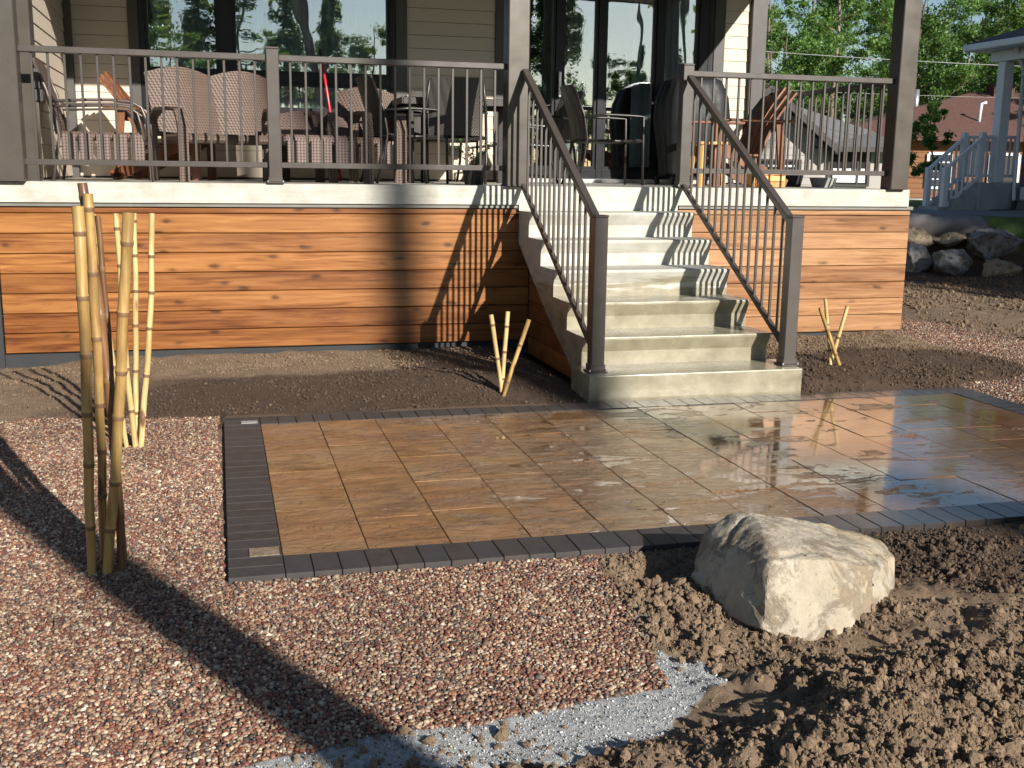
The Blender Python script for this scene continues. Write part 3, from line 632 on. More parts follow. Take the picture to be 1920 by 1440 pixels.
for k in range(8):                                          # return at the right end, going back
    P('plank', MB().cbox(3.52, 3.539, .022, 2.4, zb + pt * k, min(zb + pt * k + .1385, HT - .176), .003), 'cedar_sheen') if k < 8 else None
P('footing_block', MB().cbox(3.2, 3.5, -.05, .1, -.1, .03, .01), 'shade')
# columns
for x0 in (-3.745, -.112, 3.27):
    cm = MB().cbox(x0, x0 + .165, -.09, .075, HT, 3.62, .006); P('porch_column', cm, 'column')
    if x0 < 0: P('column_base', MB().cbox(x0 - .006, x0 + .171, -.096, .081, HT - .001, HT + .012, .003), 'rail')
# porch ceiling, roof with fascia
P('porch_ceiling', MB().box(-7.5, 3.42, -.36, 2.5, 3.56, 3.6), 'ceil')
P('fascia', MB().box(-7.5, 3.46, -.4, -.362, 3.55, 3.78).box(3.422, 3.46, -.36, 2.5, 3.55, 3.78), 'darkgrey')
P('roof', MB().prism([(-.45, 3.785), (-.45, 3.82), (4.5, 6.6), (9.6, 3.82), (9.6, 3.785)], -7.6, 3.52, 0), 'shdark')
# house body behind: walls left of, between and right of openings, built of lap boards on sheathing
def sheath(x0, x1, z0, z1): return MB().box(x0, x1, WY + .03, WY + .16, z0, z1)
WX0, WX1, DX0, DX1 = -2.93, -.57, .70, 2.76
for (a, b, c, d) in ((-7.5, WX0, HT, 5), (WX1, DX0, HT, 5), (DX1, 3.3, HT, 5), (WX0, WX1, HT, 1.93), (WX0, WX1, 3.42, 5), (DX0, DX1, 3.45, 5)):
    P('wall_sheathing', sheath(a, b, c, d), 'darkgrey')
P('room', MB().box(-7.4, 3.2, 7.0, 7.1, -.2, 5).box(-7.5, -7.4, 2.7, 7, -.2, 5).box(3.2, 3.3, 2.66, 7, -.2, 5).box(-7.4, 3.2, 2.66, 7, .9, 1.28).box(-7.4, 3.2, 2.66, 7, 3.9, 4.0), 'room')
def lap(x0, x1, za, zt, e=.1255):
    z = za; src = None
    while z < zt:
        h = min(e - .004, zt - z)  # boards stop short; dark sheathing in the gap stands in for lap shadow
        if src is None or h < e - .0041:
            mb = MB().prism([(0, 0), (-.014, 0), (-.006, h), (0, h)], 0, x1 - x0, 0)
            o = obj('siding_board', mb, 'siding', house, loc=(x0, WY + .028, z)); src = src or o
        else: o = link_mesh('siding_board', src, house, (x0, WY + .028, z))
        z += e
lap(-3.5, WX0 - .09, HT + .02, 3.5); lap(WX1 + .11, .42, HT + .02, 3.5); lap(DX1 + .12, 3.17, HT + .02, 3.5); lap(WX0 - .088, WX1 + .108, HT + .02, 1.84)
# left wing wall (return towards the column) with its lap boards and corner trim
P('wing_wall', MB().box(-3.75, -3.57, .45, 2.5, HT, 3.6), 'darkgrey')
wsrc = None
for k in range(17):
    if wsrc is None:
        wsrc = obj('siding_board', MB().prism([(0, 0), (.014, 0), (.006, .1215), (0, .1215)], .56, 2.44, 1), 'siding', house, loc=(-3.57, 0, HT + .02))  # same short boards, dark wall behind drawn as the lap shadow line
    else: link_mesh('siding_board', wsrc, house, (-3.57, 0, HT + .02 + .1255 * k))
P('corner_trim', MB().cbox(-3.77, -3.545, .36, .56, HT, 3.56, .004), 'column'); P('corner_trim', MB().cbox(-3.57, -3.5, 2.43, 2.5, HT, 3.56, .004), 'darkgrey')
P('corner_trim', MB().cbox(3.17, 3.34, 2.46, 2.68, HT - .4, 3.56, .004), 'darkgrey')
for (a, b) in ((WX0 - .09, WX0), (WX1, WX1 + .11)): P('window_trim', MB().cbox(a, b, WY - .012, WY + .03, 1.86, 3.5, .003), 'darkgrey')
P('window_trim', MB().cbox(WX0 - .09, WX1 + .11, WY - .02, WY + .03, 1.84, 1.9, .003), 'darkgrey')
for (a, b) in ((.42, DX0), (DX1, DX1 + .12)): P('door_trim', MB().cbox(a, b, WY - .012, WY + .03, HT, 3.5, .003), 'darkgrey')
side = MB().box(3.31, 3.33, 2.69, 8.5, -.3, 5); P('side_wall', side, 'siding')
P('gable_upper', MB().prism([(2.66, 5), (8.5, 5), (8.5, 3.9), (2.66, 3.9)], -7.5, 3.29, 0), 'darkgrey')
# windows
def window(name, rects, x0, x1, z0, z1, bars, lab=None):
    fr = MB(); fd0, fd1 = WY + .0, WY + .1; fwid = .055
    fr.box(x0, x0 + fwid, fd0, fd1, z0, z1).box(x1 - fwid, x1, fd0, fd1, z0, z1).box(x0 + fwid, x1 - fwid, fd0, fd1, z0, z0 + .05).box(x0 + fwid, x1 - fwid, fd0, fd1, z1 - .05, z1)
    for b in bars: fr.box(*b)
    w = P(name, fr, 'dark', bev=.003)
    for r in rects:
        mbp = MB().box(r[0] + .0, r[1] - .0, WY + .045, WY + .051, r[2], r[3]); obj('pane', mbp, 'glass', w)
        # slim inner sash
        s_ = MB(); t_ = .03
        s_.box(r[0], r[0] + t_, WY + .02, WY + .044, r[2], r[3]).box(r[1] - t_, r[1], WY + .02, WY + .044, r[2], r[3]).box(r[0] + t_, r[1] - t_, WY + .02, WY + .044, r[2], r[2] + t_).box(r[0] + t_, r[1] - t_, WY + .02, WY + .044, r[3] - t_, r[3])
        obj('sash', s_, 'dark', w)
    return w
wz = 2.235
win = window('window', [(WX0 + .055, -2.225, wz + .05, 3.37), (-2.095, WX1 - .055, wz + .05, 3.37), (WX0 + .055, -2.225, 1.95, wz - .03), (-2.095, WX1 - .055, 1.95, wz - .03)],
       WX0, WX1, 1.9, 3.42, [(-2.225, -2.095, WY + .001, WY + .099, 1.95, 3.37), (WX0 + .055, -2.225, WY + .002, WY + .098, wz - .03, wz + .05), (-2.095, WX1 - .055, WY + .002, WY + .098, wz - .03, wz + .05)])
doorp = [(.76, 1.05), (1.12, 1.50), (1.57, 2.13), (2.20, 2.60)]
door = window('patio_door', [(a, b, HT + .14, 3.4) for a, b in doorp], DX0 - .0, DX1, HT, 3.45,
       [(1.05, 1.12, WY + .001, WY + .099, HT + .05, 3.4), (1.5, 1.57, WY + .001, WY + .099, HT + .05, 3.4), (2.13, 2.2, WY + .001, WY + .099, HT + .05, 3.4)] + [(a, b, WY + .002, WY + .098, HT + .051, HT + .14) for a, b in ((.755, 1.05), (1.12, 1.5), (1.57, 2.13), (2.2, 2.705))] + [(2.6, 2.705, WY + .003, WY + .097, HT + .14, 3.4)])
obj('handle', MB().cbox(1.07, 1.1, WY - .05, WY - .02, 2.15, 2.4, .005).box(1.08, 1.09, WY - .02, WY + .001, 2.17, 2.19).box(1.08, 1.09, WY - .02, WY + .001, 2.36, 2.38), 'pipe', door)
obj('threshold', MB().cbox(DX0 - .01, DX1 + .01, WY - .08, WY - .001, HT + .001, HT + .045, .004), 'pipe', door)
def curtain(x0, x1, z0, z1, par, ph=0, y=2.78):
    n = int((x1 - x0) / .012); mb = MB(); 
    vs = []; 
    for i in range(n + 1):
        x = x0 + (x1 - x0) * i / n; d = .03 * math.sin(i * .62 + ph) + .014 * math.sin(i * 1.7 + 2 * ph)
        vs += [(x, y + d, z0), (x + .006 * math.sin(i), y + d * .7, z1)]
    mb.a(vs, [(2 * i, 2 * i + 2, 2 * i + 3, 2 * i + 1) for i in range(n)]); return obj('curtain', mb, 'curtain', par, smooth=True, fix=False)
curtain(-2.9, -2.3, 1.7, 3.45, win, .3); curtain(-2.08, -.62, 1.7, 3.45, win, 1.1); curtain(1.2, 1.45, 1.35, 3.45, door, 2.); curtain(1.98, 2.68, 1.35, 3.45, door, .6)
P('outlet_box', MB().cbox(-.04, .08, 2.44, 2.512, 1.55, 1.615, .004), 'vent')
# lantern-like bracket and hose box on the left trim
wl = MB().cbox(-3.54, -3.48, .3, .44, 1.86, 1.95, .01).cbox(-3.545, -3.50, .33, .42, 1.95, 2.1, .01); P('wall_box', wl, 'darkgrey')

# ------------------------------------------------------------------ concrete stairs
st = thing('concrete_stairs', 'pale concrete stairs with damp lower treads leading up to the porch', 'stairs', (0, 0, 0))
rs, tr_, zs = .19, .3353, .0
def zbot(y): 
    pts = [(-.041, .86), (-.87, .38), (-1.44, .12), (-1.72, -.06), (-3, -.06)]
    for (a, za), (b, zb_) in zip(pts[:-1], pts[1:]):
        if y <= a and y >= b: return za + (zb_ - za) * (a - y) / (a - b)
    return -.06
for k in range(1, 7):
    zt = HT - rs * k; yb = -.041 - tr_ * (k - 1); yf = -.04 - tr_ * k; und = .04
    x0, x1 = (0, 1.343) if k < 6 else (-.069, 1.412)
    zl = zt - rs if k < 6 else -.05
    if k < 6: lo = [(yf + und, zt - .1), (yf + und, zt - rs), (yf + und, zbot(yf + und))]
    else: lo = [(yf + .004, -.05)]
    r_ = .008
    back = yb + (und if k > 1 else 0) 
    poly = [(back - .0, zt), (yf + r_, zt), (yf + r_ * .3, zt - r_ * .3), (yf, zt - r_), (yf + .001, zt - .02)] + lo + [(back, min(zbot(back), zt - .02))]
    mb = MB().prism(poly, x0, x1, 0)
    obj('step', mb, 'conc', st)
# planks closing the space below the flight, set back from the edge
for k in range(6):
    z0 = -.03 + pt * k; ye = None
    for yy in np.arange(-1.8, 0, .01):
        if zbot(yy) > z0 + .07: ye = yy; break
    if ye is None: continue
    obj('side_plank', MB().cbox(.10, .118, ye, -.004, z0, min(z0 + .138, .98), .002), 'cedar', st)
    obj('side_plank', MB().cbox(1.225, 1.243, ye, -.004, z0, min(z0 + .138, .98), .002), 'cedar', st)

# ------------------------------------------------------------------ railings
def railing(root, p0, p1, n, ztop, zbot_, post0=None, post1=None):
    """level rail from p0 to p1 (x,y)"""
    (xa, ya), (xb, yb) = p0, p1; d = Vector((xb - xa, yb - ya, 0)); L_ = d.length; d.normalize()
    tp = MB().bar((xa, ya, ztop - .0225), (xb, yb, ztop - .0225), .052, .045); obj('top_rail', tp, 'rail', root, bev=.006)
    obj('bottom_rail', MB().bar((xa, ya, zbot_), (xb, yb, zbot_), .028, .04), 'rail', root, bev=.003)
    src = None
    for i in range(n):
        t = (i + .75) / (n + .5) * L_; x, y = xa + d.x * t, ya + d.y * t
        if src is None: src = obj('baluster', MB().cbox(-.0085, .0085, -.0085, .0085, 0, ztop - .045 - zbot_ - .02, .002), 'rail', root, loc=(x, y, zbot_ + .02))
        else: link_mesh('baluster', src, root, (x, y, zbot_ + .02))
def post(root, x, y, z0, z1, w=.09):
    o = obj('post', MB().cbox(-w / 2, w / 2, -w / 2, w / 2, 0, z1 - z0 - .014, .004), 'rail', root, loc=(x, y, z0))
    obj('cap', MB().cbox(-w / 2 - .003, w / 2 + .003, -w / 2 - .003, w / 2 + .003, 0, .014, .004), 'rail', o, loc=(0, 0, z1 - z0 - .0139))
    obj('bolt', MB().tube([(w / 2 + .01, -w / 2 - .01, .012), (w / 2 + .01, -w / 2 - .01, .024)], .007, 6).tube([(-w / 2 - .01, -w / 2 - .01, .012), (-w / 2 - .01, -w / 2 - .01, .024)], .007, 6), 'pipe', o)
    obj('base_flange', MB().cbox(-w / 2 - .018, w / 2 + .018, -w / 2 - .018, w / 2 + .018, 0, .012, .003).cbox(-w / 2 - .006, w / 2 + .006, -w / 2 - .006, w / 2 + .006, .012, .05, .003), 'rail', o, loc=(0, 0, .001))
RY = -.0
ZT, ZB = 2.222, 1.435
ra = thing('porch_railing', 'brown metal railing with thin balusters along the porch left of the stairs', 'railing', (0, 0, 0), group='porch railings')
railing(ra, (-3.58, RY), (-1.912, RY), 15, ZT, ZB); railing(ra, (-1.822, RY), (-.112, RY), 15, ZT, ZB); post(ra, -1.867, RY, HT, 2.275)
rb = thing('porch_railing', 'brown metal railing right of the stairs, reaching the corner column', 'railing', (0, 0, 0), group='porch railings')
railing(rb, (1.435, RY), (3.27, RY), 16, ZT, ZB); post(rb, 1.39, RY, HT, 2.275)
rc = thing('porch_railing', 'brown metal side railing at the right end of the porch, running back to the wall', 'railing', (0, 0, 0), group='porch railings')
railing(rc, (3.35, .08), (3.35, 2.46), 19, ZT, ZB)
def stair_rail(x, lab):
    root = thing('stair_railing', lab, 'railing', (0, 0, 0), group='sloping stair railings')
    yp = -1.905; post(root, x + .0, yp, HT - 6 * rs, 1.155, .088)
    y0, y1 = -.10, yp + .044; z0t, z1t = 2.185, 1.135; 
    obj('top_rail', MB().bar((x, y0, z0t - .022), (x, y1, z1t - .022), .052, .046), 'rail', root, bev=.006)
    z0b, z1b = 1.315, .285; 
    obj('bottom_rail', MB().bar((x, y0 + .04, z0b), (x, y1, z1b), .028, .04), 'rail', root, bev=.003)
    n = 14; src = None
    for i in range(n):
        y = y0 + (y1 - y0) * (i + 1) / (n + 1); zb_ = z0b + (z1b - z0b) * (y - y0 - .04) / (y1 - y0 - .04); zt_ = z0t - .04 + (z1t - z0t) * (y - y0) / (y1 - y0)
        if src is None: src = obj('baluster', MB().cbox(-.0085, .0085, -.0085, .0085, 0, zt_ - zb_, .002), 'rail', root, loc=(x, y, zb_))
        else: link_mesh('baluster', src, root, (x, y, zb_))
    return root
stair_rail(.018, 'sloping brown metal railing on the left side of the stairs')
stair_rail(1.373, 'sloping brown metal railing on the right side of the stairs')

# ------------------------------------------------------------------ bamboo canes
def bamboo(lab, top, bot, r0, r1, mat, group, seed, bend=.005, bow=0.):
    rr = random.Random(seed); top, bot = Vector(top), Vector(bot); bot = bot.copy(); L_ = (top - bot).length; d = (top - bot).normalized()
    bot0 = bot - d * .12; L_ += .12
    side = d.cross(Vector((0, 1, 0))).normalized(); pts = []; rad = []; t = 0; nodes = []; q = rr.uniform(.05, .16)
    while q < L_ - .02: nodes.append(q); q += rr.uniform(.16, .25)
    st_ = sorted(set([0, L_] + [x for n_ in nodes for x in (n_ - .012, n_ - .004, n_, n_ + .005, n_ + .014)] + [L_ * i / 14 for i in range(15)]))
    jog = {}
    for t in st_:
        r = r0 + (r1 - r0) * t / L_
        for n_ in nodes:
            if abs(t - n_) < .0055: r *= 1.12
            elif abs(t - n_ + .012) < .001: r *= .985
        off = -bow * math.sin(math.pi * t / L_) + bend * math.sin(3.1 * t / L_ * 1.7 + seed) + .0015 * math.sin(t * 17 + seed)
        pts.append(bot0 + d * t + side * off); rad.append(r)
    mb = MB(); mb.tube([p - bot for p in pts], rad, 14, cap=False)
    for i_, (ta, tb_) in enumerate(zip(st_[:-1], st_[1:])):
        if any(n_ - .0125 < (ta + tb_) / 2 < n_ + .0055 and tb_ - ta < .0095 for n_ in nodes):
            for q_ in range(14): mb.mi[i_ * 14 + q_] = 2
    e = [p - bot for p in pts]; mb.cur = 1; mb.tube([e[-1], e[-1] - d * .001, e[-1] - d * .03], [rad[-1], rad[-1] * .72, rad[-1] * .70], 14, cap=True)
    ob = obj('bamboo_pole', mb, [mat, 'bamhole', 'bamnode'], None, smooth=True, loc=bot, fix=False); tag(ob, lab, 'bamboo pole', group)
G1 = 'tall bamboo poles standing in the near gravel'; G2 = 'bamboo poles behind, at the edge of the planting bed'; G3 = 'short bamboo canes left of the stairs'; G4 = 'short bamboo canes right of the stairs'
zc = -.02
bamboo('leftmost thick yellow bamboo pole of the nearest cluster, with a dark knot', (-2.74, -4.49, 1.285), (-2.762, -4.49, zc), 0.0155, 0.02, 'bam', G1, 1)
bamboo('yellow-brown bamboo pole rising just right of the leftmost near pole', (-2.705, -4.44, 1.325), (-2.728, -4.44, zc), 0.014, 0.0172, 'bam', G1, 2)
bamboo('dark brown bamboo pole leaning left, tallest of the nearest cluster', (-2.735, -4.40, 1.36), (-2.675, -4.47, zc), 0.015, 0.0165, 'bamdark', G1, 5, .004, .028)
bamboo('thick tan bamboo pole leaning right across the nearest cluster', (-2.568, -4.53, 1.265), (-2.718, -4.50, zc), 0.0175, 0.0195, 'bam', G1, 9, .006)
bamboo('thin dark split bamboo pole behind the leaning tan one', (-2.69, -4.40, 1.25), (-2.655, -4.42, zc), 0.009, 0.01, 'bamdark', G1, 7)
bamboo('thin pale bamboo pole leaning left, leftmost base of the rear cluster', (-2.885, -2.6, 1.18), (-2.79, -2.63, zc), 0.012, 0.01, 'bamlight', G2, 11)
bamboo('pale bamboo pole leaning left, middle of the rear cluster', (-2.785, -2.63, 1.185), (-2.742, -2.63, zc), 0.015, 0.0138, 'bamlight', G2, 12, .009)
bamboo('straight pale bamboo pole half hidden behind the leaning tan one', (-2.70, -2.58, 1.185), (-2.735, -2.58, zc), 0.0145, 0.0138, 'bamlight', G2, 13)
bamboo('pale yellow bamboo pole standing alone at the right of the rear cluster', (-2.605, -2.6, 1.185), (-2.708, -2.63, zc), 0.0152, 0.0145, 'bamlight', G2, 14, .01)
bamboo('pale short bamboo cane, leftmost of the three left of the stairs', (-.66, -1.85, .535), (-.595, -1.85, .09), .012, .015, 'bamlight', G3, 21, .003)
bamboo('brown short bamboo cane standing in the middle, left of the stairs', (-.545, -1.83, .55), (-.585, -1.84, .09), .013, .0145, 'bamlight', G3, 22, .003)
bamboo('greyish short bamboo cane leaning towards the stairs', (-.415, -1.86, .50), (-.565, -1.88, .08), .0125, .0145, 'bam', G3, 23, .003)
bamboo('brown short bamboo cane leaning left, right of the stairs', (1.765, -1.62, .5), (1.96, -1.62, .08), .0135, .0135, 'bam', G4, 31, .003)
bamboo('upright short bamboo cane between two leaning ones, right of the stairs', (1.83, -1.57, .56), (1.91, -1.58, .08), .0125, .012, 'bamlight', G4, 32, .003)
bamboo('pale short bamboo cane leaning right, nearest the corner of the cladding', (1.995, -1.6, .51), (1.91, -1.56, .08), .0125, .0135, 'bamlight', G4, 33, .003)

# ------------------------------------------------------------------ boulders
def boulder(name, pts, mat, seed, sub=5, amp=.012, lab=None, cat='boulder', group=None, loc=(0, 0, 0), bev=.03):
    import bmesh
    from mathutils import noise as mn
    bm = bmesh.new()
    for p in pts: bm.verts.new(p)
    r = bmesh.ops.convex_hull(bm, input=bm.verts)
    for v in [v for v in bm.verts if not v.link_faces]: bm.verts.remove(v)
    bmesh.ops.bevel(bm, geom=list(bm.edges), offset=bev, segments=2, affect='EDGES', profile=.6, clamp_overlap=True)
    bmesh.ops.triangulate(bm, faces=bm.faces)
    for i in range(sub):
        size = .0085 if sub >= 5 else .05
        ed = [e for e in bm.edges if e.calc_length() > size * (2 if i < sub - 1 else 1.5)]
        if not ed: break
        bmesh.ops.subdivide_edges(bm, edges=ed, cuts=1); bmesh.ops.triangulate(bm, faces=[f for f in bm.faces if len(f.verts) > 3])
    for _ in range(1): bmesh.ops.smooth_vert(bm, verts=bm.verts, factor=.5, use_axis_x=True, use_axis_y=True, use_axis_z=True)
    bm.normal_update(); off = Vector((seed * 3.1, seed * 1.7, seed))
    for v in bm.verts:
        q = v.co + off
        h = mn.fractal(q * 5, .8, 2.1, 4) * amp * (.8 if sub > 5 else 1.6) + mn.fractal(q * 22, .7, 2.1, 4) * amp * .45
        rdg = abs(mn.noise(q * 3.1)); h -= amp * 1.4 * max(0, .10 - rdg) / .10; cell = mn.voronoi(q * 9)[0]; h += amp * .9 * (cell[1] - cell[0]) - amp * .5
        v.co += v.normal * h
    me = bpy.data.meshes.new(name); bm.to_mesh(me); bm.free(); me.materials.append(M[mat]); me.polygons.foreach_set('use_smooth', [True] * len(me.polygons))
    o = bpy.data.objects.new(name, me); COL.objects.link(o); o.location = loc; tag(o, lab, cat, group); return o
BP = [(-.703, -5.05, .012), (-.63, -4.97, .14), (-.53, -4.96, .205), (-.461, -5.0, .222), (-.07, -4.9, .112), (.095, -5.0, .072), (.078, -5.12, .05), (-.575, -5.36, .215), (-.36, -5.42, .175), (-.14, -5.34, .10),
      (-.65, -5.49, -.01), (-.52, -5.55, -.10), (-.38, -5.55, -.11), (-.24, -5.47, -.10), (-.01, -5.26, -.05), (-.60, -5.42, .20), (-.70, -5.22, -.05), (.02, -4.95, -.08), (-.62, -4.9, -.08), (-.66, -5.28, .10), (-.50, -5.15, .235)]
boulder('boulder', BP, 'rock', 3, 6, .0055, 'big pale limestone boulder resting in loose soil at the patio edge', 'boulder', bev=.009)
def rand_pts(w, d, h, seed):
    rr = random.Random(seed); ps = []
    for i in range(26):
        a = rr.uniform(0, 6.283); b = math.acos(rr.uniform(-1, 1)); k = rr.uniform(.8, 1.1)
        ps.append((w / 2 * math.sin(b) * math.cos(a) * k, d / 2 * math.sin(b) * math.sin(a) * k, h / 2 * math.cos(b) * k))
    return ps
RG = 'boulders stacked as a low retaining wall'
rocks = [((8.02, 6.3, .16), (.62, .6, .5), 'rockgrey', 'grey boulder at the base of the rock wall, nearest the house corner'),
 ((8.32, 5.85, .14), (.68, .6, .52), 'rockgrey', 'rounded grey boulder in the middle of the lower rock row'),
 ((8.85, 5.45, .06), (.85, .6, .42), 'rocktan', 'low tan boulder at the front of the lower rock row'),
 ((8.35, 6.8, .46), (.75, .6, .38), 'rocktan', 'tan flat boulder on top of the rock wall beside the house corner'),
 ((8.78, 6.5, .44), (.62, .6, .28), 'rocktan', 'brownish flat stone between two larger ones on the rock wall top'),
 ((9.35, 6.2, .40), (1.25, .8, .5), 'rockgrey', 'largest bluish grey boulder on top of the rock wall'),
 ((10.05, 5.4, .30), (.9, .7, .6), 'rockgrey', 'grey boulder at the right end of the upper row'),
 ((9.6, 4.9, .05), (.8, .6, .4), 'rocktan', 'tan boulder at the right end of the lower row'),
 ((7.45, 6.9, .25), (.8, .7, .8), 'rockgrey', 'grey boulder partly hidden behind the house corner')]
for i, (l, (w, d, h), m_, lb) in enumerate(rocks):
    o = boulder('boulder', rand_pts(w, d, h, 40 + i), m_, i + 5, 4, .022, lb, 'boulder', RG, l, .012)

def twig(lab, x, y, z, a, L_, r, seed, cat='twig'):
    rr_ = random.Random(seed); n_ = 9; pts = [(L_ * (i / n_ - .5), rr_.gauss(0, L_ * .018), r + abs(rr_.gauss(0, .002))) for i in range(n_ + 1)]; mb = MB().tube(pts, [r * (1 - .07 * i) for i in range(n_ + 1)], 6)
    mb.tube([pts[6], (pts[6][0] + L_ * .12, pts[6][1] + L_ * .10, .006), (pts[6][0] + L_ * .2, pts[6][1] + L_ * .13, .004)], [r * .5, r * .4, r * .2], 5)
    o = obj('twig', mb, 'bark', None, smooth=True, loc=(x, y, z)); o.rotation_euler = (0, 0, a); tag(o, lab, cat)
twig('thin dark twig lying on the wet slabs right of the boulder top', .62, -4.02, 0, R(10), .34, .0035, 2)
twig('short crooked twig on the loose soil in front of the gravel', -1.35, -6.22, float(H(np.array([-1.35]), np.array([-6.22]))[0]) + .01, R(70), .09, .002, 5)
cov = patio.children[0]; link_plate = obj('cleanout_plate', MB().cbox(-.045, .045, -.03, .03, 0, .0035, .001), 'vent', patio, loc=(PX0 + .14, PY1 - .16, .0015))

# ------------------------------------------------------------------ porch furniture
def tubes(mb, *paths, r=.012):
    for p in paths: mb.tube(p, r, 8)
    return mb
def arc(c, r, a0, a1, n, plane='xz', y=0):
    return [(c[0] + r * math.cos(R(a0 + (a1 - a0) * i / n)), y, c[1] + r * math.sin(R(a0 + (a1 - a0) * i / n))) for i in range(n + 1)]
def skirt(parent, x0, x1, y, z0, z1, gaps, mat='wicker2'):
    w = (x1 - x0) / gaps
    for i in range(gaps): obj('skirt_panel', MB().cbox(x0 + w * i + .012, x0 + w * (i + 1) - .012, y - .012, y + .012, z0, z1, .004), mat, parent)

# wicker armchair seen from its side, faces +x (local)
ch = thing('wicker_armchair', 'wicker armchair with tubular arms seen side-on beside the left column', 'chair', (-3.12, .62, HT), 0)
fr = MB()
for y in (-.27, .27):
    back = [(-.33, y, 0), (-.30, y, .18), (-.27, y, .32), (-.29, y, .45), (-.34, y, .65), (-.42, y, .86)]
    arm = [(-.31, y, .57)] + [(-.1, y, .585), (.1, y, .59), (.24, y, .58), (.31, y, .54), (.34, y, .46), (.355, y, .3), (.37, y, 0)]
    tubes(fr, back, arm, r=.0115)
    tubes(fr, [(-.3, y, .535), (.1, y, .55), (.22, y, .545), (.28, y, .5), (.30, y, .42), (.32, y, .3)], r=.009)
tubes(fr, [(-.42, -.27, .86), (-.42, .27, .86)]); obj('frame', fr, 'tube', ch, smooth=True)
obj('seat', MB().cbox(-.27, .32, -.25, .25, .3, .36, .02), 'wicker', ch)
skirt(ch, -.27, .33, -.262, .14, .345, 5)
obj('backrest', MB().panel(lambda u, v: (-.29 - .13 * u ** 1.3, -.25 + .5 * v, .34 + .53 * u), 8, 4, .02), 'wicker', ch)
# adirondack style wooden chair
def wood_chair(lab, loc, rz):
    t = thing('wooden_armchair', lab, 'chair', loc, rz, 'slatted wooden armchairs')
    for i in range(5):
        y = -.2 + .1 * i; h = .86 - .04 * abs(i - 2)
        obj('back_slat', MB().panel(lambda u, v, y=y, h=h: (-.10 - .34 * u + .05 * math.sin(3.1 * u), y - .043 + .086 * v, .26 + h * .74 * u), 8, 1, .018), 'teak', t)
    for i in range(5): obj('seat_slat', MB().cbox(-.08 + .1 * i, .01 + .1 * i, -.25, .25, .27 + .018 * i, .29 + .018 * i, .003), 'teak', t)
    for y in (-.3, .3):
        obj('armrest', MB().cbox(-.38, .42, y - .055, y + .055, .57, .592, .006), 'teak', t)
        obj('leg', MB().cbox(.32, .40, y - .014, y + .014, 0, .57, .004), 'teak', t)
        obj('leg', MB().bar((-.34, y, .02), (.36, y, .36), .025, .1), 'teak', t)
        obj('leg', MB().bar((-.30, y, .02), (-.24, y, .57), .025, .06), 'teak', t)
    obj('back_brace', MB().bar((-.27, -.3, .53), (-.27, .3, .53), .03, .07), 'teak', t)
    return t
wood_chair('slatted wooden armchair behind the side-on wicker chair, by the window', (-2.74, 1.72, HT), R(-12))
wood_chair('slatted wooden armchair in front of the house corner beside the grill', (2.33, .95, HT), R(182))
# wicker loveseat, local +x is its width, faces -y
def arch_arm(parent, x, dep=.62, w=.08, h=.56, mat='wicker'):
    def fn(u, v):
        pts = [(-.0 - dep, 0), (-dep - .0, h - .14), (-dep + .06, h - .02), (-dep + .2, h), (-.16, h), (-.02, h - .06), (0, h - .2), (0, 0)]
        f = u * (len(pts) - 1); i = min(int(f), len(pts) - 2); f -= i
        a, b = pts[i], pts[i + 1]; return (x - w / 2 + w * v, a[0] + (b[0] - a[0]) * f + dep * .0, a[1] + (b[1] - a[1]) * f)
    return obj('armrest', MB().panel(fn, 28, 1, .022), mat, parent)
def sofa(lab, loc, rz, width, seats, backh=.84, mat='wicker', name='wicker_loveseat', cat='sofa', skirts=True):
    t = thing(name, lab, cat, loc, rz)
    for s in range(seats):
        x0 = -width / 2 + width / seats * s; w = width / seats
        obj('backrest', MB().panel(lambda u, v, x0=x0, w=w: (x0 + w * u, .0 + .20 * v - .03 * math.sin(math.pi * u), .36 + (backh - .36 + .06 * math.sin(math.pi * u)) * v), 10, 6, .03), mat, t)
    obj('seat', MB().cbox(-width / 2 + .04, width / 2 - .04, -.55, .02, .3, .37, .02), mat, t)
    arch_arm(t, -width / 2 - .03); arch_arm(t, width / 2 + .03)
    if skirts: skirt(t, -width / 2 + .05, width / 2 - .05, -.56, .13, .33, max(3, int(width / .17)))
    return t
sofa('brown wicker loveseat with two rounded backs left of the railing post', (-2.24, 1.32, HT), R(24), 1.12, 2, .86, skirts=False)
sofa('low brown wicker bench with a pleated skirt right of the railing post', (-1.52, 1.02, HT), R(4), .66, 1, .52, 'wicker2', 'wicker_bench', 'bench')
sofa('brown wicker armchair with a square back in front of the small window panes', (-1.02, 1.35, HT), R(-6), .5, 1, .76, 'wicker', 'wicker_armchair', 'chair')
# dining chairs with herringbone backs, face +x (local)
def dining(lab, loc, rz):
    t = thing('dining_chair', lab, 'chair', loc, rz, 'dark metal dining chairs with woven backs')
    fr = MB()
    for y in (-.26, .26):
        tubes(fr, [(-.33, y * .95, 0), (-.27, y, .2), (-.24, y, .4), (-.27, y * .97, .6), (-.36, y * .85, .84)], [(-.265, y, .585), (-.05, y, .61), (.15, y, .605), (.27, y, .60), (.275, y, .3), (.28, y, 0)], [(-.24, y, .385), (.275, y, .385)], r=.0125)
    tubes(fr, [(-.24, -.26, .385), (-.24, .26, .385)], [(.275, -.26, .385), (.275, .26, .385)], r=.011)
    obj('frame', fr, 'tubedark', t, smooth=True)
    obj('backrest', MB().panel(lambda u, v: (-.245 - .12 * u ** 1.6 - .05 * math.sin(math.pi * v), -.225 + .45 * v, .40 + .46 * u), 8, 6, .016), 'wicker3', t)
    obj('seat', MB().panel(lambda u, v: (-.24 + .51 * u, -.24 + .48 * v, .395 - .015 * math.sin(math.pi * u)), 5, 5, .02), 'wicker3', t)
    return t
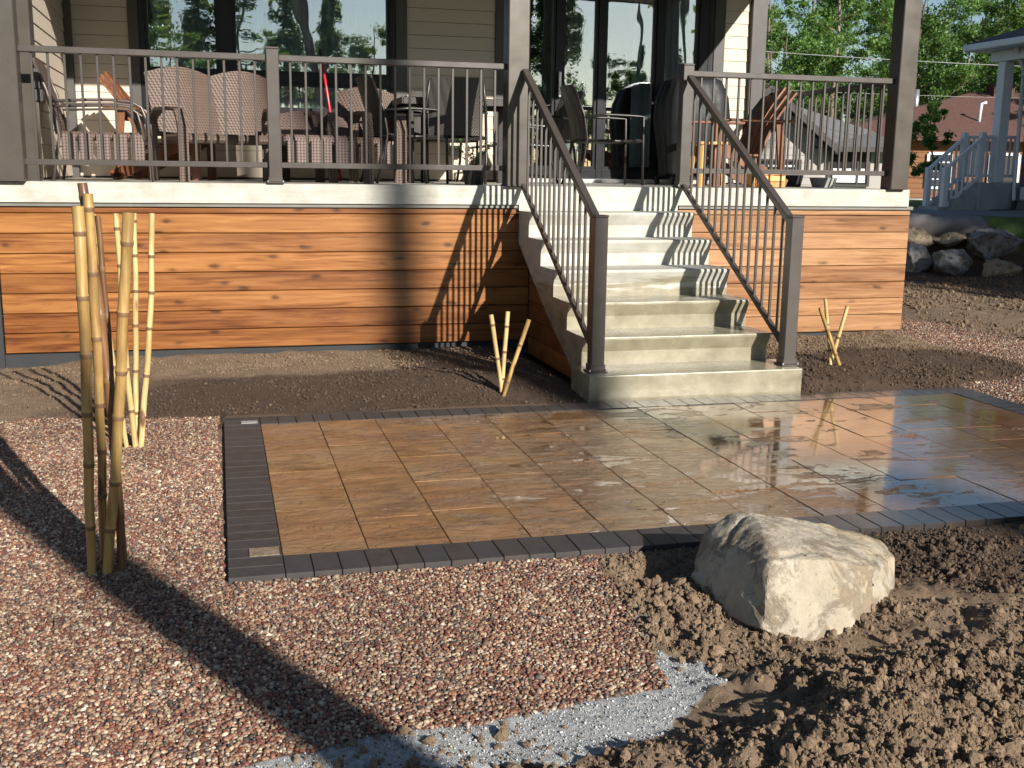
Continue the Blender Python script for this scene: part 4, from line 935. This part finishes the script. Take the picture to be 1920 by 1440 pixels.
dining('dark woven dining chair standing side-on at the top of the stairs', (1.12, 1.15, HT), R(-3))
dining('dark woven dining chair tucked behind the middle column', (.66, 1.75, HT), R(188))
dining('dark dining chair side-on at the left end of the table', (-.72, 1.0, HT), R(8))
dining('dark dining chair with its woven back towards the porch railing, at the table', (-.30, 1.05, HT), R(82))
dining('dark dining chair at the far side of the table against the siding', (-.20, 2.05, HT), R(-85))
tb = thing('patio_table', 'dark patio table with a woven edge left of the middle column', 'table', (-.20, 1.35, HT))
obj('table_top', MB().cbox(-.55, .55, -.42, .42, .69, .715, .008), 'glasst', tb)
obj('woven_edge', MB().cbox(-.556, .556, -.436, -.421, .655, .712, .003).cbox(-.556, .556, .421, .436, .655, .712, .003).cbox(-.57, -.557, -.436, .436, .655, .712, .003).cbox(.557, .57, -.436, .436, .655, .712, .003), 'wicker3', tb)
for sx in (-.48, .48):
    for sy in (-.36, .36): obj('leg', MB().cbox(sx - .024, sx + .024, sy - .024, sy + .024, 0, .688, .004), 'tubedark', tb)
# covered grill
gr = thing('covered_grill', 'barbecue grill under a black cover right of the patio door', 'grill', (2.28, 1.9, HT))
def gfn(u, v):
    a = 2 * math.pi * u; n_ = 4.
    prof = [(.0, .27, .02), (.15, .28, .0), (.55, .33, .0), (.76, .31, .0), (.92, .25, .0), (.985, .12, 0), (1.0, .0, 0)]
    f = v * (len(prof) - 1); i = min(int(f), len(prof) - 2); f -= i; z = prof[i][0] + (prof[i + 1][0] - prof[i][0]) * f; r = prof[i][1] + (prof[i + 1][1] - prof[i][1]) * f
    c, s = math.cos(a), math.sin(a); k = (abs(c) ** n_ + abs(s) ** n_) ** (-1 / n_); fold = 1 + .035 * math.sin(a * 9 + 3 * z) * (1 - z * .6) + .02 * math.sin(a * 23)
    return (c * k * r * 1.05 * fold, s * k * r * .8 * fold, .08 + z * 1.0)
obj('cover', MB().panel(gfn, 64, 18, .004), m_plain('black_vinyl_cover', (.011, .012, .014), .55, 0, .4, .2, 8, .6, 14), gr, smooth=True)
for sx in (-.26, .26):
    for sy in (-.2, .2): obj('caster', MB().tube([(sx - .015, sy, .04), (sx + .015, sy, .04)], .04, 14), 'black', gr)
# small pine crate, side table, logs box, planters
cr = thing('pine_crate', 'small orange pine box on the porch floor behind the right railing', 'crate', (2.45, .62, HT))
for i in range(3): obj('crate_board', MB().cbox(-.14, .14, -.115, -.1, .002 + .052 * i, .05 + .052 * i, .003), 'pine', cr)
for i in range(3): obj('crate_board', MB().cbox(-.14, .14, .1, .115, .002 + .052 * i, .05 + .052 * i, .003), 'pine', cr)
for sx in (-.15, .14): obj('crate_board', MB().cbox(sx, sx + .012, -.1, .1, .002, .155, .003), 'pine', cr)
stl = thing('wooden_stool', 'upright pine stool seen between the balusters right of the stairs', 'stool', (1.86, .55, HT))
obj('seat', MB().cbox(-.13, .13, -.12, .12, .36, .385, .005), 'pine', stl)
for sx in (-.1, .1):
    for sy in (-.09, .09): obj('leg', MB().bar((sx * 1.1, sy * 1.1, 0), (sx, sy, .36), .03, .03), 'pine', stl)
obj('shelf', MB().cbox(-.09, .09, -.08, .08, .12, .14, .003), 'teak', stl)
for (x, y, r, h, m_, lb) in ((3.05, 1.2, .10, .11, 'pot', 'small dark round planter behind the right railing'), (3.2, .9, .13, .09, 'potgrey', 'low pale grey planter bowl near the corner column')):
    t = thing('planter', lb, 'planter', (x, y, HT)); mb = MB().tube([(0, 0, 0), (0, 0, h * .9), (0, 0, h), (0, 0, h + .001), (0, 0, h * .8)], [r * .75, r * .97, r, r * .9, r * .85], 20); obj('bowl', mb, m_, t, smooth=False)
    obj('soil', MB().tube([(0, 0, h * .81), (0, 0, h * .83)], [r * .84, r * .84], 20), 'ground', t)
pl = thing('potted_plant', 'leafy green plant in a black pot at the foot of the middle column', 'potted plant', (-.26, .42, HT))
obj('pot', MB().tube([(0, 0, 0), (0, 0, .13), (0, 0, .15), (0, 0, .151), (0, 0, .12)], [.075, .10, .105, .095, .09], 18), 'pot', pl)
rr = random.Random(3); stems = MB(); lv = MB()
for i in range(16):
    a = rr.uniform(0, 6.28); l = rr.uniform(.1, .24); tip = Vector((math.cos(a) * l * .75, math.sin(a) * l * .6, .13 + l)); stems.tube([(0, 0, .11), tip * .5 + Vector((0, 0, .07)), tip], .002, 4)
    for j in range(7):
        c = Vector((0, 0, .11)).lerp(tip, rr.uniform(.35, 1)) + Vector((rr.gauss(0, .012), rr.gauss(0, .012), rr.gauss(0, .01))); u = Vector((rr.gauss(0, 1), rr.gauss(0, 1), rr.gauss(0, .5))).normalized(); w = u.cross(Vector((rr.gauss(0, 1), rr.gauss(0, 1), 1))).normalized(); L1 = rr.uniform(.02, .035)
        lv.a([c, c + u * L1 * .5 + w * L1 * .3, c + u * L1, c + u * L1 * .5 - w * L1 * .3], [(0, 1, 2, 3)])
obj('stem', stems, 'leafdark', pl); obj('foliage', lv, 'leaf', pl, fix=False)
rp = thing('red_pole', 'thin red pole with a black tip leaning against the window', 'pole', (-1.27, 2.2, HT))
obj('shaft', MB().tube([(.1, -.2, 0), (.0, .0, .85), (-.03, .06, 1.09)], .012, 10), 'red', rp, smooth=True); obj('tip', MB().tube([(-.03, .06, 1.09), (-.045, .09, 1.2)], .014, 10), 'black', rp)

# ------------------------------------------------------------------ neighbours
def lapwall(parent, p0, p1, z0, z1, mat, e=.14, name='siding_board', th=.02):
    """lap boards on a straight wall from p0 to p1; front is to the left-hand normal"""
    d = Vector((p1[0] - p0[0], p1[1] - p0[1], 0)); L_ = d.length; a = math.atan2(d.y, d.x); z = z0; src = None
    while z < z1 - .02:
        if src is None:
            src = obj(name, MB().prism([(0, 0), (-th, 0), (-.006, e + .01), (0, e + .01)], 0, L_, 0), mat, parent, loc=(p0[0], p0[1], z)); src.rotation_euler = (0, 0, a)
        else: link_mesh(name, src, parent, (p0[0], p0[1], z), a)
        z += e
# near neighbour with white porch (far right)
n1 = thing('neighbour_house', 'grey sided house at the right edge with a white columned porch', 'house', (0, 0, 0))
Q = lambda n, mb, m, **k: obj(n, mb, m, n1, **k)
yz = .72
Q('porch_base', MB().box(11.05, 18, 8.93, 9.62, yz - .3, 1.31), 'conc2', bev=.02); Q('foundation', MB().box(11.9, 18, 1, 8.92, yz - .3, 1.25), 'conc2')
for i in range(3): Q('step', MB().box(11.05 - .26 * (i + 1), 11.05 - .26 * i - .002, 8.98, 9.55, yz - .3, 1.17 - .15 * i), 'conc2')
Q('porch_column', MB().cbox(11.42, 11.62, 9.0, 9.2, 1.315, 3.45, .01), 'shade')
Q('porch_beam', MB().cbox(11.4, 11.64, 2, 9.4, 3.452, 3.64, .01), 'shade')
Q('soffit', MB().box(11.12, 18, 1, 9.55, 3.642, 3.68), 'shade'); Q('gutter', MB().cbox(11.0, 11.12, 1, 9.55, 3.645, 3.77, .02), 'shade'); Q('gutter', MB().cbox(11.0, 18, 9.551, 9.66, 3.645, 3.77, .02), 'shade')
Q('roof', MB().a([(11.02, 1, 3.78), (18, 1, 3.78), (18, 9.62, 3.78), (11.02, 9.62, 3.78), (14.5, 1, 5.1), (14.5, 6.1, 5.1)], [(0, 4, 5, 3), (3, 5, 2), (5, 4, 1, 2), (0, 3, 2, 1), (0, 1, 4)]), 'shdark')
Q('wall', MB().box(11.92, 18, 1, 8.95, 1.25, 3.64), 'siding_grey'); lapwall(n1, (11.92, 8.949), (18, 8.949), 1.32, 3.5, 'siding_grey', .11); lapwall(n1, (11.919, 1.5), (11.919, 8.95), 1.32, 3.5, 'siding_grey', .11)
Q('downspout', MB().tube([(11.3, 8.6, 3.64), (11.72, 8.88, 3.3), (11.76, 8.88, 1.2), (11.72, 8.8, .95)], .035, 10), 'shade', smooth=True)
Q('drain_hose', MB().tube([(11.72, 8.78, .96), (11.55, 8.6, .86), (11.4, 8.45, .80), (10.9, 8.35, .80)], .045, 10), 'greenpipe', smooth=True)
Q('hose_reel', MB().cbox(11.78, 11.9, 8.3, 8.75, 1.0, 1.24, .02), 'shade')
nr = thing('white_railing', 'white railing with sloping stair part on the right-hand neighbour porch', 'railing', (0, 0, 0))
def seg(p0, p1, n, h0=.12, h1=.82):
    p0, p1 = Vector(p0), Vector(p1)
    for h, w in ((h1, .06), (h0, .045)): obj('rail', MB().bar(p0 + Vector((0, 0, h)), p1 + Vector((0, 0, h)), w, .05), 'shade', nr)
    for i in range(n):
        c = p0.lerp(p1, (i + .5) / n); obj('baluster', MB().bar(c + Vector((0, 0, h0)), c + Vector((0, 0, h1)), .03, .03), 'shade', nr)
seg((11.15, 9.05, 1.31), (10.42, 9.05, .72), 7); seg((11.15, 9.1, 1.31), (11.42, 9.1, 1.31), 3); seg((11.62, 9.1, 1.31), (11.92, 9.1, 1.31), 3); seg((11.15, 9.52, 1.31), (11.9, 9.56, 1.31), 7); seg((11.1, 9.52, 1.31), (10.4, 9.52, .72), 7)
for (x, y, z, h) in ((11.15, 9.08, 1.31, .9), (10.42, 9.05, .62, .95), (11.1, 9.52, 1.31, .9), (10.4, 9.52, .62, .95)): obj('post', MB().cbox(x - .05, x + .05, y - .05, y + .05, z, z + h, .005), 'shade', nr)

# orange-brown house beyond
n2 = thing('neighbour_house', 'orange-brown house with a brown shingled roof beyond the white porch', 'house', (0, 0, 0))
Q2 = lambda n, mb, m, **k: obj(n, mb, m, n2, **k)
ex = Vector((.96, -.27, 0)); o2 = Vector((16.6, 23.4, .35))
def P2(u, v, z): q = o2 + ex * u + Vector((.27, .96, 0)) * v; return (q.x, q.y, z)
def box2(mb, u0, u1, v0, v1, z0, z1):
    return mb.a([P2(u0, v0, z0), P2(u1, v0, z0), P2(u1, v1, z0), P2(u0, v1, z0), P2(u0, v0, z1), P2(u1, v0, z1), P2(u1, v1, z1), P2(u0, v1, z1)], [(0, 3, 2, 1), (4, 5, 6, 7), (0, 1, 5, 4), (1, 2, 6, 5), (2, 3, 7, 6), (3, 0, 4, 7)])
Q2('foundation', box2(MB(), 0, 12, 0, 7, 0, .72), 'conc2'); Q2('wall', box2(MB(), 0, 12, .02, 7, .72, 2.6), 'siding_orange')
s2 = None
for k in range(12):
    mb = MB().bar(P2(0, -.0, .78 + .16 * k), P2(12, -.0, .78 + .16 * k), .03, .15); Q2('siding_board', mb, 'siding_orange')
Q2('roof', MB().a([P2(-.6, -.5, 2.58), P2(12.6, -.5, 2.58), P2(12.6, 7.5, 2.58), P2(-.6, 7.5, 2.58), P2(5.6, 3.5, 4.25), P2(8, 3.5, 4.25)], [(0, 1, 5, 4), (1, 2, 5), (2, 3, 4, 5), (3, 0, 4), (0, 3, 2, 1)]), 'shbrown')
Q2('fascia', MB().bar(P2(-.6, -.53, 2.56), P2(12.6, -.53, 2.56), .04, .14), 'shbrown')
def win2(u0, u1, z0, z1, rows=3, cols=1):
    f = Q2('window', box2(MB(), u0, u1, -.06, -.03, z0, z1), 'black')
    for a in ((u0 - .05, u0 + .03, z0, z1), (u1 - .03, u1 + .05, z0, z1), (u0, u1, z0 - .05, z0 + .03), (u0, u1, z1 - .03, z1 + .05)): obj('frame', box2(MB(), a[0], a[1], -.09, -.061, a[2], a[3]), 'shade', f)
    for i in range(1, rows): z = z0 + (z1 - z0) * i / rows; obj('muntin', box2(MB(), u0, u1, -.085, -.062, z - .02, z + .02), 'shade', f)
win2(3.05, 3.75, 1.05, 2.1, 4); win2(5.0, 5.9, .75, 2.1, 2)
Q2('roof_vent', MB().tube([P2(3.6, 3.2, 3.3), P2(3.6, 3.2, 4.3)], .11, 12), 'pipe', smooth=True)
Q2('vent_pipe', MB().tube([P2(4.9, .9, 2.9), P2(4.95, .9, 3.72), P2(5.1, .9, 3.75)], .05, 8), 'shade', smooth=True); Q2('chimney', box2(MB(), 6.2, 6.9, 3.1, 3.8, 3.9, 4.55), 'shbrown')
# pale house with grey gable seen between the balusters
n3 = thing('neighbour_house', 'pale house with grey shingled gable roof seen through the side railing', 'house', (0, 0, 0))
Q3 = lambda n, mb, m, **k: obj(n, mb, m, n3, **k)
o3 = Vector((12.5, 19.9, 0)); e3 = Vector((.93, -.36, 0)); f3 = Vector((.36, .93, 0))
def P3(u, v, z): q = o3 + e3 * u + f3 * v; return (q.x, q.y, z)
def box3(mb, u0, u1, v0, v1, z0, z1):
    return mb.a([P3(u0, v0, z0), P3(u1, v0, z0), P3(u1, v1, z0), P3(u0, v1, z0), P3(u0, v0, z1), P3(u1, v0, z1), P3(u1, v1, z1), P3(u0, v1, z1)], [(0, 3, 2, 1), (4, 5, 6, 7), (0, 1, 5, 4), (1, 2, 6, 5), (2, 3, 7, 6), (3, 0, 4, 7)])
Q3('wall', MB().a([P3(-2, 0, .3), P3(1.55, 0, .3), P3(1.55, 0, 2.2), P3(0, 0, 3.55), P3(-2, 0, 1.9)] + [P3(-2, 8, .3), P3(1.55, 8, .3), P3(1.55, 8, 2.2), P3(0, 8, 3.55), P3(-2, 8, 1.9)], [(0, 1, 2, 3, 4), (9, 8, 7, 6, 5), (1, 6, 7, 2)]), 'siding_pale')
for k in range(13):
    z = .42 + .2 * k; uu = 1.5 if z < 2.1 else 1.5 - (z - 2.1) * 1.13; ul = -2 if z < 1.9 else -2 + (z - 1.9) * 1.2
    if uu > ul + .1: Q3('siding_board', MB().bar(P3(ul, -.012, z), P3(uu, -.012, z), .02, .19), 'siding_pale')
Q3('wall', box3(MB(), 1.551, 3.3, .2, 8, .3, 2.12), 'siding_pale')
Q3('roof', MB().a([P3(0, -.5, 3.75), P3(1.9, -.5, 2.08), P3(1.9, 8, 2.08), P3(0, 8, 3.75), P3(0, -.5, 3.62), P3(1.9, -.5, 1.95), P3(1.9, 8, 1.95), P3(0, 8, 3.62)], [(0, 1, 2, 3), (7, 6, 5, 4), (0, 4, 5, 1)]), 'shgrey')
Q3('roof', MB().a([P3(0, -.5, 3.75), P3(-2.4, -.5, 1.8), P3(-2.4, 8, 1.8), P3(0, 8, 3.75), P3(0, -.5, 3.62), P3(-2.4, -.5, 1.67), P3(-2.4, 8, 1.67), P3(0, 8, 3.62)], [(3, 2, 1, 0), (4, 5, 6, 7), (1, 5, 4, 0)]), 'shgrey')
Q3('roof', MB().a([P3(1.3, -.25, 2.12), P3(3.7, -.25, 2.12), P3(3.75, 4.5, 2.75), P3(.1, 4.5, 3.9)], [(0, 1, 2, 3)]), 'shgrey')
Q3('fascia', MB().bar(P3(0, -.52, 3.69), P3(1.9, -.52, 2.02), .04, .16).bar(P3(0, -.52, 3.69), P3(-2.4, -.52, 1.74), .04, .16), 'darkgrey'); Q3('fascia', MB().bar(P3(1.5, -.27, 2.1), P3(3.7, -.27, 2.1), .04, .14), 'darkgrey')
def win3(u0, u1, z0, z1, v):
    f = Q3('window', box3(MB(), u0, u1, v - .05, v - .02, z0, z1), 'black'); obj('blind', box3(MB(), u0 + .06, u1 - .06, v - .06, v - .051, z0 + .05, z0 + (z1 - z0) * .52), 'shade', f)
    for a in ((u0 - .06, u0, z0, z1), (u1, u1 + .06, z0, z1), (u0 - .06, u1 + .06, z0 - .06, z0), (u0 - .06, u1 + .06, z1, z1 + .06), ((u0 + u1) / 2 + .2, (u0 + u1) / 2 + .25, z0, z1)): obj('frame', box3(MB(), a[0], a[1], v - .08, v - .061, a[2], a[3]), 'darkgrey', f)
win3(1.8, 2.8, 1.15, 1.98, .2); win3(-1.3, .9, 1.55, 1.75, -.02); win3(-1.3, .9, .85, 1.25, -.02)

# ------------------------------------------------------------------ trees
def leaf_quads(C, r, n, size, rg_, flat=1.):
    c = C[rg_.integers(0, len(C), n)]; p = c[:, :3] + rg_.normal(0, 1, (n, 3)) * (c[:, 3:4] * .5) * np.array([1, 1, .7])
    a = rg_.normal(0, 1, (n, 3)); a /= np.linalg.norm(a, axis=1, keepdims=True); b = rg_.normal(0, 1, (n, 3)); b = np.cross(a, b); b /= np.linalg.norm(b, axis=1, keepdims=True)
    s = size * rg_.uniform(.6, 1.3, (n, 1)); a *= s; b *= s * .6
    v = np.stack([p - a, p - b * .9, p + a, p + b * .9], 1).reshape(-1, 3); f = np.arange(4 * n).reshape(n, 4); return v, f
def make_tree(name, lab, cat, h, cr, cb, n, leaf, seed, mat='leaf', trunk_r=.14, conifer=False, limbs=14, group=None, nclump=60):
    g_ = np.random.default_rng(seed); t = thing(name, lab, cat, (0, 0, 0), 0, group); mb = MB()
    lean = g_.normal(0, .02 * h, 2)
    tp = [Vector((lean[0] * (k / 10) ** 2 + .05 * math.sin(k + seed), lean[1] * (k / 10) ** 2 + .05 * math.cos(k * 1.3 + seed), h * .97 * k / 10 - .1)) for k in range(11)]
    mb.tube(tp, [trunk_r * (1 - .085 * k) + .01 for k in range(11)], 9)
    C = []
    if conifer:
        for k in range(nclump):
            z = cb + (h - cb) * g_.uniform(0, 1) ** 1.25; rr_ = cr * (1 - (z - cb) / (h - cb)) ** .85; a = g_.uniform(0, 6.283); d = rr_ * g_.uniform(.35, 1.)
            C.append((math.cos(a) * d, math.sin(a) * d, z - .15 * d, .32 + .25 * rr_ * .5))
            if k % 3 == 0: mb.tube([(0, 0, z + .1), (math.cos(a) * d * .6, math.sin(a) * d * .6, z), (math.cos(a) * d, math.sin(a) * d, z - .15 * d)], [.025, .015, .006], 5)
    else:
        for k in range(limbs):
            f = (k + .5) / limbs; z0 = cb * .85 + (h * .93 - cb * .85) * f; a = g_.uniform(0, 6.283) ; L_ = cr * (.55 + .6 * math.sin(math.pi * min(1, f * .8 + .18))) * g_.uniform(.65, 1.1)
            base = tp[min(10, int(z0 / h * 10))]; p0 = Vector((base.x, base.y, z0)); p2 = p0 + Vector((math.cos(a) * L_, math.sin(a) * L_, L_ * g_.uniform(.25, .7))); p1 = p0.lerp(p2, .5) + Vector((0, 0, -.08 * L_))
            mb.tube([p0, p1, p2], [trunk_r * .35 * (1 - f * .5), trunk_r * .2 * (1 - f * .5), .012], 6)
            for q in range(max(2, nclump // limbs)):
                u = g_.uniform(.35, 1.1); c = p0.lerp(p2, u) + Vector(g_.normal(0, .28 * cr * .5, 3)); C.append((c.x, c.y, c.z, g_.uniform(.35, .75) * cr * .36))
    C = np.array(C); obj('trunk', mb, 'bark', t, smooth=True)
    v, f = leaf_quads(C, 0, n, leaf, g_); npmesh('crown', v, f, mat, t); return t
TV = [make_tree('leafy_tree', 'bright green leafy tree at the front of the woods, seen above the side railing', 'tree', 12, 2.2, 2.0, 9000, .09, 1, group='leafy trees of the woods beyond the houses'),
      make_tree('leafy_tree', 'tall slender leafy tree of the woods with thin pale limbs', 'tree', 13, 1.8, 4.5, 6500, .085, 2, group='leafy trees of the woods beyond the houses', trunk_r=.11),
      make_tree('leafy_tree', 'broad mid-green leafy tree of the woods with a low crown', 'tree', 10.5, 2.6, 1.2, 11000, .09, 3, group='leafy trees of the woods beyond the houses'),
      make_tree('conifer_tree', 'dark pointed conifer standing in the woods beyond the houses', 'tree', 12.5, 2.0, 1.5, 9000, .10, 4, 'leafdark', conifer=True, nclump=110, group='conifers of the woods beyond the houses')]
rt_ = random.Random(12)
D0 = Vector((-2.28, -8.47))
def polar(deg, dist): a = R(deg); return (D0.x + dist * math.sin(a), D0.y + dist * math.cos(a))
used = set(); k = 0
for row, (dist, n, a0, a1) in enumerate(((43, 10, 23, 44), (50, 14, 21, 46), (59, 16, 19, 48), (70, 14, 18, 50))):
    for i in range(n):
        deg = a0 + (a1 - a0) * (i + .5) / n + rt_.uniform(-.6, .6); x, y = polar(deg, dist + rt_.uniform(-2.5, 2.5))
        ti = rt_.choice([0, 1, 2, 0, 2, 1, 3]) if row else rt_.choice([0, 2, 1, 0])
        s = rt_.uniform(.82, 1.1) * (.74 if row == 0 else .82 if row < 3 else .92)
        kind = ['bright leafy', 'slender pale-limbed', 'broad mid-green', 'dark pointed conifer'][ti]; where = ['in the front row of the woods', 'in the second row of the woods', 'deep in the woods', 'in the farthest row of the woods'][row]
        if ti not in used: used.add(ti); o = TV[ti]
        else: o = copy_tree(TV[ti])
        o['label'] = f'{kind} tree {where}' if ti != 3 else f'{kind} {where}'; o['group'] = ('conifers ' if ti == 3 else f'{kind} trees ') + where
        o.location = (x, y, .25); o.rotation_euler = (0, 0, rt_.uniform(0, 6.28)); o.scale = (s, s, s * rt_.uniform(.92, 1.08))
ORD = 'first second third fourth fifth sixth seventh eighth ninth tenth eleventh twelfth'.split()
byl = {}
for o in COL.objects:
    if o.get('label') and 'of the woods' in o['label'] + ' ' and o.get('category') == 'tree' and o.parent is None: byl.setdefault(o['label'], []).append(o)
    elif o.get('label') and o['label'].endswith('deep in the woods') and o.parent is None: byl.setdefault(o['label'], []).append(o)
for l_, os_ in byl.items():
    if len(os_) > 1:
        os_.sort(key=lambda q: math.atan2(q.location.x - D0.x, q.location.y - D0.y))
        for i_, q in enumerate(os_): q['label'] = l_ + (', leftmost' if i_ == 0 else ', rightmost' if i_ == len(os_) - 1 else ', ' + ORD[i_] + ' from the left')
# undergrowth so that the woods close near the ground
sp_ = np.random.default_rng(5); Cs = []
for i in range(230):
    deg = sp_.uniform(18, 50); x, y = polar(deg, sp_.uniform(44, 62)); Cs.append((x, y, .5 + sp_.uniform(0, 1.6), sp_.uniform(.8, 1.5)))
v, f = leaf_quads(np.array(Cs), 0, 26000, .15, sp_); ug = npmesh('undergrowth', v, f, 'leaf'); tag(ug, 'dense green undergrowth below the trees of the woods', 'undergrowth', kind='stuff')
# sapling in front of the orange house
sap = make_tree('sapling', 'young slim leafy tree on a thin trunk before the orange-brown house', 'tree', 2.4, .46, .75, 5000, .045, 9, trunk_r=.022, limbs=12, nclump=40); sap.location = (12.8, 12.9, .60)
# shade trees to the right, tall bare trunk trees and a tree line behind the viewer (seen only as shade and reflections)
SH = [(13.2, -13.5, 15.), (16.5, -12.5, 17.), (19.8, -14.5, 18), (23, -13, 16.5), (16.8, -17.5, 19), (21, -19, 19)]
for i, (x, y, h) in enumerate(SH):
    o = copy_tree(TV[2], 'tall leafy tree shading the neighbouring yard from behind the viewer', 'shade trees behind the viewer', (x, y, 0), i * 1.3, (1.45, 1.45, h / 10.5))
def tall_trunk(lab, x, y, r, h, cb, seed):
    t = make_tree('tall_tree', lab, 'tree', h, 2.2, cb, 3500, .16, seed, trunk_r=r, limbs=9, nclump=36); t.location = (x, y, 0); return t
t2 = tall_trunk('tall leaning tree with a bare trunk close behind the viewer', .67, -11.2, .125, 19, 14, 21); t2.rotation_euler = (0, R(-13), 0)
tall_trunk('tall straight bare-trunked tree farther behind the viewer', 10.14, -28, .32, 27, 21, 22)
for x_, lb in ((4.7, 'bare-trunked tree reflected in the right window pane'), (25.6, 'bare-trunked tree reflected in the middle of the patio door'), (29.2, 'bare-trunked tree reflected at the right of the patio door')): tall_trunk(lb, x_, -60, .3, 22, 15, int(x_))
LT = [(-3.6, -24, .50), (1.2, -34, .5), (6.0, -30, .42), (-8, -30, .7)]
for i, (x, y, s) in enumerate(LT): copy_tree(TV[i % 3], 'leafy tree reflected in the porch windows', 'leafy trees reflected in the windows', (x, y, 0), i * 2., (s, s, s))
for i in range(27):
    x = -14 + 2.2 * i; s = rt_.uniform(.7, 1.05); copy_tree(TV[3 if i % 3 else 0], 'tree in the line reflected in the patio door', 'trees of the line behind the viewer', (x, -46 + rt_.uniform(-3, 3), 0), i * 1.7, (s, s, s * .9))

# overhead wires and their poles
def wire(lab, a, b, sag, r):
    a, b = Vector(a), Vector(b); pts = [a.lerp(b, i / 24) - Vector((0, 0, sag * 4 * (i / 24) * (1 - i / 24))) for i in range(25)]
    o = obj('overhead_wire', MB().tube(pts, r, 6), 'wire', None, smooth=True); tag(o, lab, 'wire', 'overhead wires strung before the woods')
wire('pale overhead cable crossing the trees above the side railing', (-6, 25.7, 6.6), (34, 12.6, 4.3), .9, .012)
wire('thin lower overhead wire right of the corner column', (-6, 25.9, 5.2), (34, 12.8, 3.85), .9, .007)
for x, y in ((-6, 25.8), (34, 12.7)):
    o = obj('utility_pole', MB().tube([(0, 0, 0), (0, 0, 8)], [.14, .1], 12).bar((-.8, 0, 7.4), (.8, 0, 7.4), .1, .1), 'bark', None, smooth=False, loc=(x, y, .2)); tag(o, 'wooden utility pole carrying the overhead wires ' + ('behind the house' if x < 0 else 'at the far right'), 'utility pole')
for k in list(patio.keys()):
    if k in ('label', 'category'): del patio[k]
